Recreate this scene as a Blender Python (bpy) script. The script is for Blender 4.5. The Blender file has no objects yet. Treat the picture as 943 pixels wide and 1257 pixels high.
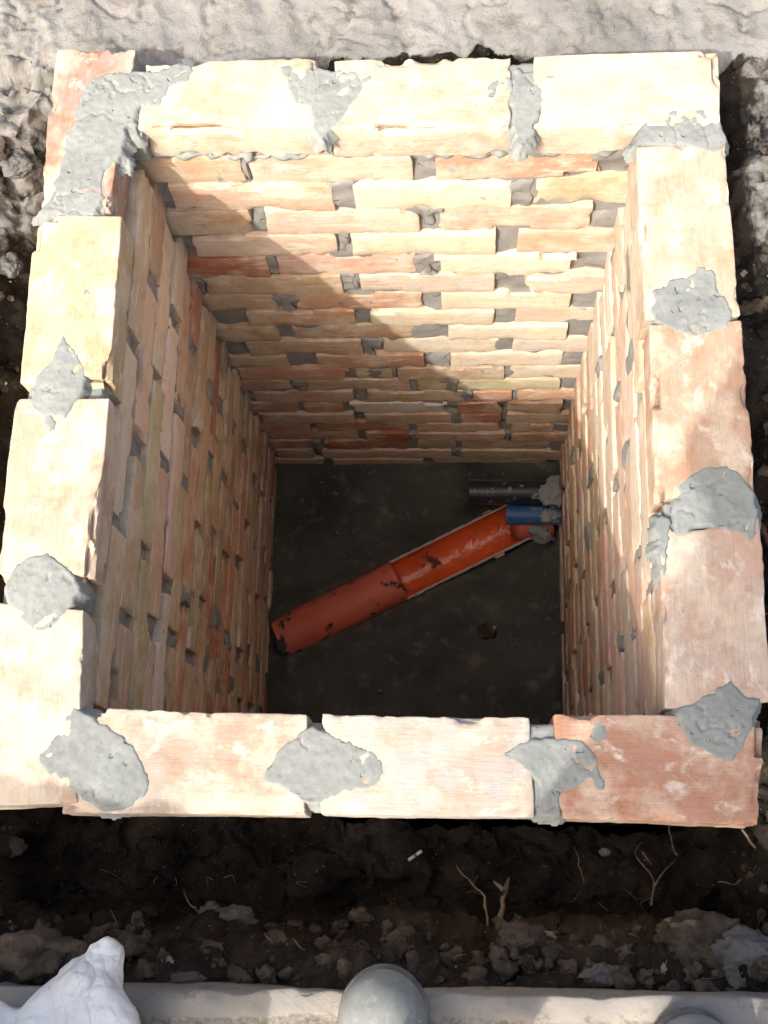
import bpy, math, random
import numpy as np
from mathutils import Vector, Matrix, Euler

random.seed(7)
rng = np.random.default_rng(7)
sc = bpy.context.scene
COL = sc.collection

# ------------------------------------------------------------------ camera, sky, sun, exposure
CAM_LOC = np.array([0.5814, -0.0655, 1.4435])
CAM_ROT = (0.29178, 0.06014, 0.02159)
FPX = 1489.6                                  # focal length in pixels of the 943 x 1257 photograph
cam_d = bpy.data.cameras.new('camera'); cam = bpy.data.objects.new('camera', cam_d); COL.objects.link(cam)
cam.location = CAM_LOC; cam.rotation_euler = CAM_ROT
cam_d.sensor_fit = 'VERTICAL'; cam_d.sensor_height = 24.0; cam_d.lens = 24.0 * FPX / 1257.0
cam_d.clip_start = 0.02; cam_d.clip_end = 500
sc.camera = cam

SUN_DIR = Vector((0.5, 0.8, -1.0)).normalized()
w = bpy.data.worlds.new('World'); sc.world = w; w.use_nodes = True
nt = w.node_tree; nt.nodes.clear()
sky = nt.nodes.new('ShaderNodeTexSky'); sky.sky_type = 'NISHITA'; sky.sun_disc = False
sky.sun_elevation = math.asin(-SUN_DIR.z); sky.sun_rotation = math.atan2(-SUN_DIR.x, -SUN_DIR.y) % (2 * math.pi)
sky.air_density = 1.0; sky.dust_density = 9.0; sky.ozone_density = 0.2
bg = nt.nodes.new('ShaderNodeBackground'); bg.inputs['Strength'].default_value = 0.15
wo = nt.nodes.new('ShaderNodeOutputWorld')
nt.links.new(sky.outputs[0], bg.inputs[0]); nt.links.new(bg.outputs[0], wo.inputs[0])

sd = bpy.data.lights.new('sun', 'SUN'); sd.energy = 2.0; sd.angle = math.radians(0.8); sd.color = (1.0, 0.955, 0.88)
so = bpy.data.objects.new('sun', sd); COL.objects.link(so); so.location = (-3, -5, 6)
so.rotation_euler = SUN_DIR.to_track_quat('-Z', 'Y').to_euler()

sc.view_settings.view_transform = 'Standard'; sc.view_settings.look = 'None'
sc.view_settings.exposure = 1.02; sc.view_settings.gamma = 1.0
sc.cycles.use_denoising = True
sc.cycles.max_bounces = 6; sc.cycles.diffuse_bounces = 3; sc.cycles.glossy_bounces = 2
sc.cycles.use_adaptive_sampling = True; sc.cycles.adaptive_threshold = 0.03
sc.cycles.sample_clamp_indirect = 6.0

# ------------------------------------------------------------------ sizes of the shaft (metres, rim top at z = 0)
W, L, T, D = 0.94, 1.042, 0.12, 1.451
GZ = -0.10                                     # ground level round the shaft
ZS = [0.0, -0.071, -0.143, -0.219, -0.294, -0.366, -0.438, -0.508, -0.574, -0.637, -0.700, -0.769, -0.834,
      -0.899, -0.961, -1.025, -1.090, -1.151, -1.212, -1.268, -1.332, -1.396, -1.47]
CR = np.array(Euler(CAM_ROT).to_matrix())
def at(px, py, ax, val):
    """world point on the plane axis=val that the photograph shows at pixel px,py"""
    d = CR @ np.array([(px - 471.5) / FPX, -(py - 628.5) / FPX, -1.0])
    return CAM_LOC + d * (val - CAM_LOC[ax]) / d[ax]

# ------------------------------------------------------------------ helpers
def _hash(ix, iy, iz, seed):
    n = (ix * 374761393 + iy * 668265263 + iz * 2147483647 + seed * 1274126177) & 0xFFFFFFFF
    n = ((n ^ (n >> 13)) * 1274126177) & 0xFFFFFFFF
    n = ((n ^ (n >> 16)) * 2246822519) & 0xFFFFFFFF
    return ((n ^ (n >> 15)) & 0xFFFFFF) / float(0xFFFFFF)
def vn(P, seed=0):
    """value noise, -1..1, P is (n,3)"""
    P = np.asarray(P, float); I = np.floor(P).astype(np.int64); F = P - I; F = F * F * (3 - 2 * F)
    r = 0
    for dx in (0, 1):
        wx = F[:, 0] if dx else 1 - F[:, 0]
        for dy in (0, 1):
            wy = F[:, 1] if dy else 1 - F[:, 1]
            for dz in (0, 1):
                wz = F[:, 2] if dz else 1 - F[:, 2]
                r = r + wx * wy * wz * _hash(I[:, 0] + dx, I[:, 1] + dy, I[:, 2] + dz, seed)
    return r * 2 - 1
def fbm(P, seed=0, oct=4, gain=0.5):
    P = np.asarray(P, float); r = 0; a = 1; s = 0
    for o in range(oct):
        r = r + a * vn(P * 2 ** o + 17.3 * o, seed + o); s += a; a *= gain
    return r / s
def sstep(a, b, x):
    t = np.clip((x - a) / (b - a), 0, 1); return t * t * (3 - 2 * t)

def mesh_np(name, V, Fq, smooth=True):
    me = bpy.data.meshes.new(name)
    V = np.asarray(V, np.float32); Fq = np.asarray(Fq, np.int32); k = Fq.shape[1]
    me.vertices.add(len(V)); me.vertices.foreach_set('co', V.ravel())
    me.loops.add(Fq.size); me.loops.foreach_set('vertex_index', Fq.ravel())
    me.polygons.add(len(Fq)); me.polygons.foreach_set('loop_start', np.arange(0, Fq.size, k, dtype=np.int32))
    me.polygons.foreach_set('loop_total', np.full(len(Fq), k, np.int32))
    me.update(calc_edges=True)
    me.polygons.foreach_set('use_smooth', np.full(len(Fq), smooth)); me.update()
    if name == 'brick': me.set_sharp_from_angle(angle=math.radians(38))
    return me
def add(name, me, mat=None, parent=None, loc=(0, 0, 0), rot=None, scale=None, color=None, label=None, cat=None, group=None, kind=None):
    o = bpy.data.objects.new(name, me); COL.objects.link(o); o.location = loc
    if rot is not None: o.rotation_euler = rot
    if scale is not None: o.scale = scale
    if mat and me and not me.materials: me.materials.append(mat)
    if parent: o.parent = parent
    if color is not None: o.color = (*color, 1) if len(color) == 3 else color
    for k, v in (('label', label), ('category', cat), ('group', group), ('kind', kind)):
        if v: o[k] = v
    return o
def grid_faces(nu, nv, wrap_u=False):
    i = np.arange(nu if wrap_u else nu - 1); j = np.arange(nv - 1); I, J = np.meshgrid(i, j, indexing='ij')
    I2 = (I + 1) % nu
    return np.stack([I * nv + J, I2 * nv + J, I2 * nv + J + 1, I * nv + J + 1], -1).reshape(-1, 4)

def axis_pts(h, r, n):
    """coordinates -h..h with loops close to the edges"""
    return np.concatenate([[-h, -h + r * .35, -h + r], np.linspace(-h + r, h - r, n + 1)[1:-1], [h - r, h - r * .35, h]])
def box_surface(xs, ys, zs):
    idx = {}; V = []; Fq = []
    def vid(i, j, k):
        key = (i, j, k)
        if key not in idx: idx[key] = len(V); V.append((xs[i], ys[j], zs[k]))
        return idx[key]
    nx, ny, nz = len(xs) - 1, len(ys) - 1, len(zs) - 1
    for i in range(nx):
        for j in range(ny):
            Fq.append((vid(i, j, nz), vid(i + 1, j, nz), vid(i + 1, j + 1, nz), vid(i, j + 1, nz)))
            Fq.append((vid(i, j, 0), vid(i, j + 1, 0), vid(i + 1, j + 1, 0), vid(i + 1, j, 0)))
    for i in range(nx):
        for k in range(nz):
            Fq.append((vid(i, 0, k), vid(i + 1, 0, k), vid(i + 1, 0, k + 1), vid(i, 0, k + 1)))
            Fq.append((vid(i, ny, k), vid(i, ny, k + 1), vid(i + 1, ny, k + 1), vid(i + 1, ny, k)))
    for j in range(ny):
        for k in range(nz):
            Fq.append((vid(0, j, k), vid(0, j, k + 1), vid(0, j + 1, k + 1), vid(0, j + 1, k)))
            Fq.append((vid(nx, j, k), vid(nx, j + 1, k), vid(nx, j + 1, k + 1), vid(nx, j, k + 1)))
    return np.array(V), np.array(Fq)
def rough_block(lx, ly, lz, seed, r=0.004, n=(10, 4, 3), warp=0.0025, chip=0.006, grain=0.0006, zw=1.0):
    """an uneven hand made block: rounded edges, bent faces, chipped arrises"""
    h = np.array([lx, ly, lz]) / 2
    V, Fq = box_surface(axis_pts(h[0], r, n[0]), axis_pts(h[1], r, n[1]), axis_pts(h[2], r, n[2]))
    return shape_block(V, h, seed, r, warp, chip, grain, zw), Fq
def shape_block(V, h, seed, r, warp, chip, grain, zw=1.0):
    inner = np.clip(V, -(h - r), h - r); d = V - inner; l = np.linalg.norm(d, axis=1, keepdims=True)
    V2 = np.where(l > 0, inner + d / np.maximum(l, 1e-9) * r, V)
    e = np.abs(V) / h; es = np.sort(e, axis=1)
    near = np.clip((h - np.abs(V)) / 0.012, 0, 1); ns = np.sort(near, axis=1)
    edge = (1 - ns[:, 0]) * (1 - ns[:, 1])                     # 1 on an arris, 0 on a face
    c = np.maximum(0, fbm(V * 24 + seed * 3.1, seed, 3) - 0.14) * 1.8 * edge
    V2 = V2 - np.sign(V) * (c * chip)[:, None] * (1 - near)
    c2 = sstep(0.42, 0.6, vn(V * 14 + seed * 7.7, seed + 50)) * edge
    V2 = V2 - np.sign(V) * (c2 * chip * 1.8)[:, None] * (1 - near)
    c3 = np.maximum(0, fbm(V * 85 + seed * 1.7, seed + 60, 2)) * edge * sstep(-.05, .35, vn(V * 17 + seed, seed + 70))
    V2 = V2 - np.sign(V) * (c3 * chip * .6)[:, None] * (1 - near)
    S = seed * 11.7
    wv = np.stack([fbm(V * 9 + S + 40 * k, seed + k, 4) for k in range(3)], 1)
    V2 = V2 + wv * warp * np.array([1.3, 1, zw])
    gv = np.stack([vn(V * 90 + S + 13 * k, seed + 9 + k) for k in range(3)], 1)
    return V2 + gv * grain

# ---- implicit bodies -> mesh (used for the sack, boots and figure)
def surface_nets(Fv, org, h):
    nx, ny, nz = Fv.shape; s = Fv < 0
    cnt = np.zeros((nx - 1, ny - 1, nz - 1)); acc = np.zeros((nx - 1, ny - 1, nz - 1, 3))
    offs = [(0, 0, 0), (1, 0, 0), (0, 1, 0), (1, 1, 0), (0, 0, 1), (1, 0, 1), (0, 1, 1), (1, 1, 1)]
    sl = lambda A, o: A[o[0]:nx - 1 + o[0], o[1]:ny - 1 + o[1], o[2]:nz - 1 + o[2]]
    for a in range(8):
        for b in range(a + 1, 8):
            oa, ob = np.array(offs[a]), np.array(offs[b])
            if np.abs(oa - ob).sum() != 1: continue
            fa, fb = sl(Fv, oa), sl(Fv, ob); m = (fa < 0) != (fb < 0)
            t = np.where(m, fa / np.where(m, fa - fb, 1), 0)
            cnt += m
            for k in range(3): acc[..., k] += np.where(m, oa[k] + t * (ob[k] - oa[k]), 0)
    act = cnt > 0; idx = -np.ones(act.shape, int); idx[act] = np.arange(act.sum())
    I = np.argwhere(act); V = (I + acc[act] / cnt[act][:, None]) * h + org
    Fq = []
    for ax in range(3):
        u, v = (ax + 1) % 3, (ax + 2) % 3
        a = [slice(None)] * 3; b = [slice(None)] * 3; a[ax] = slice(0, -1); b[ax] = slice(1, None)
        A, B = s[tuple(a)], s[tuple(b)]
        for sign, m in ((1, A & ~B), (0, ~A & B)):
            E = np.argwhere(m); E = E[(E[:, u] > 0) & (E[:, v] > 0) & (E[:, u] < s.shape[u] - 1) & (E[:, v] < s.shape[v] - 1)]
            if not len(E): continue
            def cell(du, dv):
                C = E.copy(); C[:, u] -= du; C[:, v] -= dv; return idx[C[:, 0], C[:, 1], C[:, 2]]
            q = np.stack([cell(1, 1), cell(0, 1), cell(0, 0), cell(1, 0)], 1)
            Fq.append(q if sign else q[:, ::-1])
    return V, np.concatenate(Fq)
def sd_capsule(P, a, b, ra, rb):
    a = np.array(a, np.float32); b = np.array(b, np.float32); ab = b - a
    t = np.clip(((P - a) @ ab) / (ab @ ab), 0, 1)
    return np.linalg.norm(P - a - t[..., None] * ab, axis=-1) - (ra + (rb - ra) * t)
def sd_ellip(P, c, r):
    q = (P - np.array(c, np.float32)) / np.array(r, np.float32); k = np.linalg.norm(q, axis=-1)
    return (k - 1) * min(r)
def smin(a, b, k):
    hh = np.clip(0.5 + 0.5 * (b - a) / k, 0, 1); return b + (a - b) * hh - k * hh * (1 - hh)
def vol(lo, hi, h):
    ax = [np.arange(l, u + h, h, dtype=np.float32) for l, u in zip(lo, hi)]
    return np.stack(np.meshgrid(*ax, indexing='ij'), -1), np.array(lo)

def tube(pts, rad, n=8, seed=None, jit=0.0):
    """a tapered tube through points"""
    pts = np.array(pts, float); m = len(pts); rad = np.broadcast_to(rad, (m,)); V = []
    for i in range(m):
        t = pts[min(i + 1, m - 1)] - pts[max(i - 1, 0)]; t /= np.linalg.norm(t)
        a = np.cross(t, [0.3, 0.2, 0.9]); a /= np.linalg.norm(a); b = np.cross(t, a)
        for k in range(n):
            th = 2 * math.pi * k / n
            V.append(pts[i] + rad[i] * (a * math.cos(th) + b * math.sin(th)))
    V = np.array(V); Fq = []
    for i in range(m - 1):
        for k in range(n):
            Fq.append((i * n + k, i * n + (k + 1) % n, (i + 1) * n + (k + 1) % n, (i + 1) * n + k))
    return V, np.array(Fq)
def spline(pts, n=20):
    pts = np.array(pts, float); P = np.vstack([2 * pts[0] - pts[1], pts, 2 * pts[-1] - pts[-2]]); out = []
    for i in range(1, len(P) - 2):
        for t in np.linspace(0, 1, n, endpoint=False):
            a, b, c, d = P[i - 1:i + 3]
            out.append(.5 * ((2 * b) + (c - a) * t + (2 * a - 5 * b + 4 * c - d) * t * t + (3 * b - 3 * c + d - a) * t ** 3))
    out.append(pts[-1]); return np.array(out)

# ------------------------------------------------------------------ materials
class NT:
    def __init__(s, name):
        s.m = bpy.data.materials.new(name); s.m.use_nodes = True; s.t = s.m.node_tree
        s.b = s.t.nodes['Principled BSDF']; s.out = s.t.nodes['Material Output']
    def n(s, typ, **kw):
        x = s.t.nodes.new(typ)
        for k, v in kw.items():
            if k.startswith('i_'): x.inputs[k[2:].replace('_', ' ')].default_value = v
            else: setattr(x, k, v)
        return x
    def l(s, a, b): s.t.links.new(a, b)
    def noise(s, vec, scale, detail=4, rough=.55, dist=0.0):
        x = s.n('ShaderNodeTexNoise', i_Scale=scale, i_Detail=detail, i_Roughness=rough, i_Distortion=dist)
        if vec is not None: s.l(vec, x.inputs['Vector'])
        return x.outputs['Fac']
    def ramp(s, fac, a, b, ca=(0, 0, 0, 1), cb=(1, 1, 1, 1)):
        x = s.n('ShaderNodeValToRGB'); x.color_ramp.elements[0].position = a; x.color_ramp.elements[1].position = b
        x.color_ramp.elements[0].color = ca; x.color_ramp.elements[1].color = cb; s.l(fac, x.inputs[0]); return x.outputs[0]
    def mix(s, fac, a, b, mode='MIX'):
        x = s.n('ShaderNodeMix', data_type='RGBA', blend_type=mode)
        for sock, v in ((x.inputs[0], fac), (x.inputs[6], a), (x.inputs[7], b)):
            if hasattr(v, 'links'): s.l(v, sock)
            elif isinstance(v, (int, float)): sock.default_value = v
            else: sock.default_value = (*v[:3], 1)
        return x.outputs[2]
    def math(s, op, a, b=0.0, c=None):
        x = s.n('ShaderNodeMath', operation=op)
        for i, v in enumerate((a, b) if c is None else (a, b, c)):
            if hasattr(v, 'links'): s.l(v, x.inputs[i])
            else: x.inputs[i].default_value = v
        return x.outputs[0]
    def bump(s, h, strength=.5, dist=.002, prev=None):
        x = s.n('ShaderNodeBump', i_Strength=strength, i_Distance=dist); s.l(h, x.inputs['Height'])
        if prev is not None: s.l(prev, x.inputs['Normal'])
        return x.outputs[0]
    def coords(s, scale=(1, 1, 1), rnd=True):
        tc = s.n('ShaderNodeTexCoord'); mp = s.n('ShaderNodeMapping'); mp.inputs['Scale'].default_value = scale
        s.l(tc.outputs['Object'], mp.inputs[0])
        if rnd:
            oi = s.n('ShaderNodeObjectInfo'); c = s.n('ShaderNodeCombineXYZ')
            s.l(s.math('MULTIPLY', oi.outputs['Random'], 91), c.inputs[0]); s.l(s.math('MULTIPLY', oi.outputs['Random'], 57), c.inputs[1])
            s.l(c.outputs[0], mp.inputs['Location'])
        return mp.outputs[0]
    def fin(s, col=None, rough=.9, normal=None, spec=.3):
        if col is not None:
            if hasattr(col, 'links'): s.l(col, s.b.inputs['Base Color'])
            else: s.b.inputs['Base Color'].default_value = (*col, 1)
        if hasattr(rough, 'links'): s.l(rough, s.b.inputs['Roughness'])
        else: s.b.inputs['Roughness'].default_value = rough
        s.b.inputs['Specular IOR Level'].default_value = spec
        if normal is not None: s.l(normal, s.b.inputs['Normal'])
        return s.m

MORTAR_GREY = (0.300, 0.305, 0.295)
def brick_material(name, smear_lo, st=(5, 22, 22)):
    """fired clay: cream to orange patches along the brick, chalky bloom, drag marks, cement smears"""
    m = NT(name); oi = m.n('ShaderNodeObjectInfo'); base = oi.outputs['Color']; film = m.math('SUBTRACT', 1.0, oi.outputs['Alpha'])
    v = m.coords(); vs = m.coords(st)
    warm = m.mix(1.0, base, (1.03, 0.77, 0.62), 'MULTIPLY')
    pale = m.mix(0.65, base, (0.64, 0.55, 0.43))
    c = m.mix(m.math('MULTIPLY', m.ramp(m.noise(vs, 1.1, 5, .6), .45, .64), .62), base, warm)
    c = m.mix(m.ramp(m.noise(v, 11, 5, .65), .46, .62), c, pale)
    dark = m.mix(1.0, c, (0.70, 0.63, 0.56), 'MULTIPLY')
    c = m.mix(m.math('MULTIPLY', m.ramp(m.noise(v, 42, 4, .72), .50, .70), .55), c, dark)
    scr = m.ramp(m.noise(m.coords((10, 130, 130)), 1.6, 4, .7), .52, .66)
    c = m.mix(m.math('MULTIPLY', scr, .30), c, dark)
    c = m.mix(m.math('MULTIPLY', m.ramp(m.noise(vs, 2.3, 5, .7, .3), .55, .68), .75), c, (0.68, 0.62, 0.54))
    c = m.mix(m.math('MULTIPLY', m.math('MULTIPLY', film, m.ramp(m.noise(v, 24, 5, .72), .40, .60)), .9), c, (0.36, 0.365, 0.355))
    sm = m.ramp(m.math('ADD', m.noise(v, 15, 5, .66, .5), m.math('MULTIPLY', film, .05)), smear_lo, smear_lo + .03)
    c = m.mix(m.math('MULTIPLY', sm, .9), c, MORTAR_GREY)
    nb = m.bump(m.noise(m.coords((12, 130, 130)), 1.5, 3, .65), .45, .0022)
    nb = m.bump(m.noise(v, 260, 2, .75), .4, .0011, nb)
    nb = m.bump(m.noise(v, 55, 3, .7), .35, .0026, nb)
    return m.fin(c, .93, nb, .18)
M_BRICK = brick_material('brick_clay', .672)
M_RIM = brick_material('rim_brick_clay', .70, (11, 15, 15))

def mortar_material(name, col):
    m = NT(name); v = m.coords()
    c = m.mix(m.ramp(m.noise(v, 16, 6, .65), .36, .66), [x * .86 for x in col], [x * 1.14 for x in col])
    c = m.mix(m.math('MULTIPLY', m.ramp(m.noise(v, 55, 5, .7), .54, .70), .45), c, [x * 1.35 for x in col])
    c = m.mix(m.math('MULTIPLY', m.ramp(m.noise(v, 210, 3, .7), .56, .74), .55), c, [x * .55 for x in col])
    pits = m.ramp(m.noise(v, 62, 3, .5), .29, .35)
    nb = m.bump(m.noise(v, 30, 4, .6), .22, .004); nb = m.bump(m.noise(v, 240, 3, .75), .32, .0012, nb); nb = m.bump(pits, .7, .003, nb)
    return m.fin(c, .85, nb, .25)
M_MORTAR = mortar_material('mortar_fresh', (0.236, 0.252, 0.241))
M_JOINT = mortar_material('mortar_joint', (0.235, 0.230, 0.215))

def ground_material():
    m = NT('soil_and_cement'); v = m.coords(rnd=False)
    a = m.n('ShaderNodeAttribute', attribute_name='cement').outputs['Fac']
    soil = m.mix(m.ramp(m.noise(v, 9, 6, .6), .42, .72), (0.011, 0.0095, 0.008), (0.070, 0.054, 0.039))
    soil = m.mix(m.ramp(m.noise(v, 70, 4, .65), .45, .75), soil, (0.026, 0.023, 0.020))
    soil = m.mix(m.ramp(m.noise(v, 240, 2, .6), .68, .75), soil, (0.26, 0.235, 0.20))
    cem = m.mix(m.ramp(m.noise(v, 7, 6, .6), .35, .7), (0.195, 0.192, 0.180), (0.285, 0.28, 0.265))
    cem = m.mix(m.math('MULTIPLY', m.ramp(m.noise(v, 26, 6, .65, .5), .53, .64), .6), cem, (0.15, 0.128, 0.104))
    cem = m.mix(m.math('MULTIPLY', m.ramp(m.noise(v, 150, 3, .7), .55, .8), .5), cem, (0.14, 0.125, 0.11))
    f = m.ramp(m.math('ADD', a, m.math('MULTIPLY', m.math('SUBTRACT', m.noise(v, 38, 5, .65), .5), .7)), .42, .58)
    c = m.mix(f, soil, cem)
    nb = m.bump(m.noise(v, 55, 5, .7), .45, .008); nb = m.bump(m.noise(v, 260, 3, .8), .5, .003, nb)
    return m.fin(c, .95, nb, .15)
M_GROUND = ground_material()

def concrete_material():
    m = NT('ledge_concrete'); v = m.coords(rnd=False)
    a = m.n('ShaderNodeAttribute', attribute_name='grit').outputs['Fac']
    c = m.mix(m.ramp(m.noise(v, 12, 6), .3, .7), (0.225, 0.215, 0.195), (0.315, 0.30, 0.272))
    g = m.mix(m.ramp(m.noise(v, 120, 5, .75), .40, .62), (0.17, 0.152, 0.13), (0.33, 0.305, 0.265))
    c = m.mix(m.ramp(m.math('ADD', a, m.math('MULTIPLY', m.math('SUBTRACT', m.noise(v, 30, 5, .7), .5), .9)), .4, .65), c, g)
    c = m.mix(m.math('MULTIPLY', m.ramp(m.noise(v, 35, 5, .7), .58, .68), .6), c, (0.13, 0.10, 0.075))
    nb = m.bump(m.noise(v, 60, 6, .7), .5, .004); nb = m.bump(m.noise(v, 260, 3, .7), .4, .0015, nb)
    return m.fin(c, .93, nb, .2)
M_LEDGE = concrete_material()

def floor_material():
    m = NT('damp_concrete'); v = m.coords(rnd=False)
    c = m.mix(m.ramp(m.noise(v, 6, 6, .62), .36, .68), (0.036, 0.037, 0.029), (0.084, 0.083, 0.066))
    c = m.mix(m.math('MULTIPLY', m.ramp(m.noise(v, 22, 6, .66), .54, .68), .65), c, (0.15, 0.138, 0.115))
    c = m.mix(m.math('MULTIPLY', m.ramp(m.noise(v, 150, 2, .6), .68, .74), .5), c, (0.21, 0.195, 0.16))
    r = m.math('ADD', .55, m.math('MULTIPLY', m.noise(v, 7, 4), .35))
    nb = m.bump(m.noise(v, 40, 5, .65), .4, .006); nb = m.bump(m.noise(v, 200, 3, .7), .3, .002, nb)
    return m.fin(c, r, nb, .35)
M_FLOOR = floor_material()

def plastic(name, col, dirt, dirt_lo, rough, spec=.5, dscale=28):
    m = NT(name); v = m.coords(rnd=False)
    c = m.mix(m.ramp(m.noise(v, 8, 4), .35, .7), [x * .82 for x in col], [x * 1.12 for x in col])
    d = m.ramp(m.noise(v, dscale, 5, .6), dirt_lo, dirt_lo + .05); c = m.mix(d, c, dirt)
    r = m.mix(d, (rough,) * 3, (.9,) * 3)
    nb = m.bump(m.noise(v, 45 if rough > .2 else 34, 4, .6), .22 if rough > .2 else .75, .004 if rough > .2 else .007)
    return m.fin(c, r, nb, spec)
M_PIPE_OUT = plastic('orange_pipe_dusty', (0.70, 0.165, 0.100), (0.075, 0.045, 0.032), .60, .5, .4)
M_PIPE_IN = plastic('orange_pipe_wet', (0.80, 0.130, 0.032), (0.12, 0.03, 0.015), .60, .10, .7, 13)
M_PIPE_CUT = plastic('pipe_cut_edge', (0.55, 0.42, 0.34), (0.2, 0.15, 0.1), .62, .7, .3)
M_BLACK = plastic('black_pipe', (0.020, 0.023, 0.030), (0.26, 0.25, 0.23), .64, .30, .5)
M_BLUE = plastic('blue_pipe', (0.030, 0.115, 0.29), (0.20, 0.20, 0.19), .63, .38, .5)
M_BLUECUT = plastic('blue_pipe_end', (0.50, 0.55, 0.58), (0.2, 0.2, 0.2), .68, .6, .3)

def simple(name, col, rough=.9, var=.25, scale=40, bump=.4, bd=.003, spec=.3):
    m = NT(name); v = m.coords()
    c = m.mix(m.ramp(m.noise(v, scale, 5, .6), .35, .68), [x * (1 - var) for x in col], [x * (1 + var) for x in col])
    return m.fin(c, rough, m.bump(m.noise(v, scale * 4, 4, .65), bump, bd), spec)
M_ROOT = simple('root_bark', (0.24, 0.185, 0.13), .9, .35, 90)
M_ROOT_RED = simple('root_red', (0.30, 0.14, 0.085), .85, .3, 90)
M_CLOD = simple('soil_clod', (0.082, 0.064, 0.047), .96, .55, 26, .9, .006)
M_CEMLUMP = simple('cement_lump', (0.118, 0.117, 0.112), .93, .25, 30, .5, .004)
M_CRUMB = simple('mortar_crumb', (0.13, 0.12, 0.10), .93, .3, 50)
M_PEBBLE = simple('pebble', (0.30, 0.27, 0.235), .8, .3, 50)
M_SCRAP = simple('white_scrap', (0.75, 0.76, 0.78), .6, .06, 60, .1)
M_SCRAPB = simple('blue_scrap', (0.12, 0.20, 0.42), .6, .1, 60, .1)
def sack_material():
    m = NT('white_woven_plastic'); v = m.coords(rnd=False)
    c = m.mix(m.ramp(m.noise(v, 9, 4), .4, .8), (0.87, 0.86, 0.84), (0.81, 0.80, 0.79))
    wv = m.n('ShaderNodeTexWave', i_Scale=160.0); m.l(v, wv.inputs['Vector'])
    cr = None
    for sc_, di in ((10, .036), (20, .018), (42, .007)):
        cr = m.bump(m.math('ABSOLUTE', m.math('SUBTRACT', m.noise(v, sc_, 1.5, .5, .6), .5)), .9, di, cr)
    nb = m.bump(wv.outputs['Fac'], .12, .0006, cr)
    m.b.inputs['Subsurface Weight'].default_value = .3; m.b.inputs['Subsurface Radius'].default_value = (.02, .02, .02)
    return m.fin(c, .5, nb, .4)
M_SACK = sack_material()
def boot_material():
    m = NT('grey_rubber'); v = m.coords(rnd=False)
    c = m.mix(m.ramp(m.noise(v, 16, 5, .6), .35, .7), (0.17, 0.185, 0.18), (0.30, 0.315, 0.30))
    c = m.mix(m.math('MULTIPLY', m.ramp(m.noise(v, 60, 5, .7), .52, .70), .6), c, (0.40, 0.40, 0.375))
    c = m.mix(m.ramp(m.noise(v, 42, 3, .6), .69, .71), c, (0.55, 0.54, 0.50))
    r = m.math('ADD', .46, m.math('MULTIPLY', m.noise(v, 30, 4), .3))
    return m.fin(c, r, m.bump(m.noise(v, 70, 4, .6), .18, .003), .5)
M_BOOT = boot_material()
M_SOLE = simple('boot_sole', (0.15, 0.155, 0.15), .8, .3, 40)
M_CLOTH = simple('work_cloth', (0.06, 0.07, 0.09), .95, .2, 30)
M_JACKET = simple('jacket_cloth', (0.10, 0.105, 0.11), .95, .2, 30)
M_SKIN = simple('skin', (0.46, 0.27, 0.19), .6, .08, 20, .1)
M_HAIR = simple('hair', (0.045, 0.03, 0.02), .7, .3, 120)
M_PHONE = simple('phone_body', (0.02, 0.02, 0.022), .3, .05, 30, .05)

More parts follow.
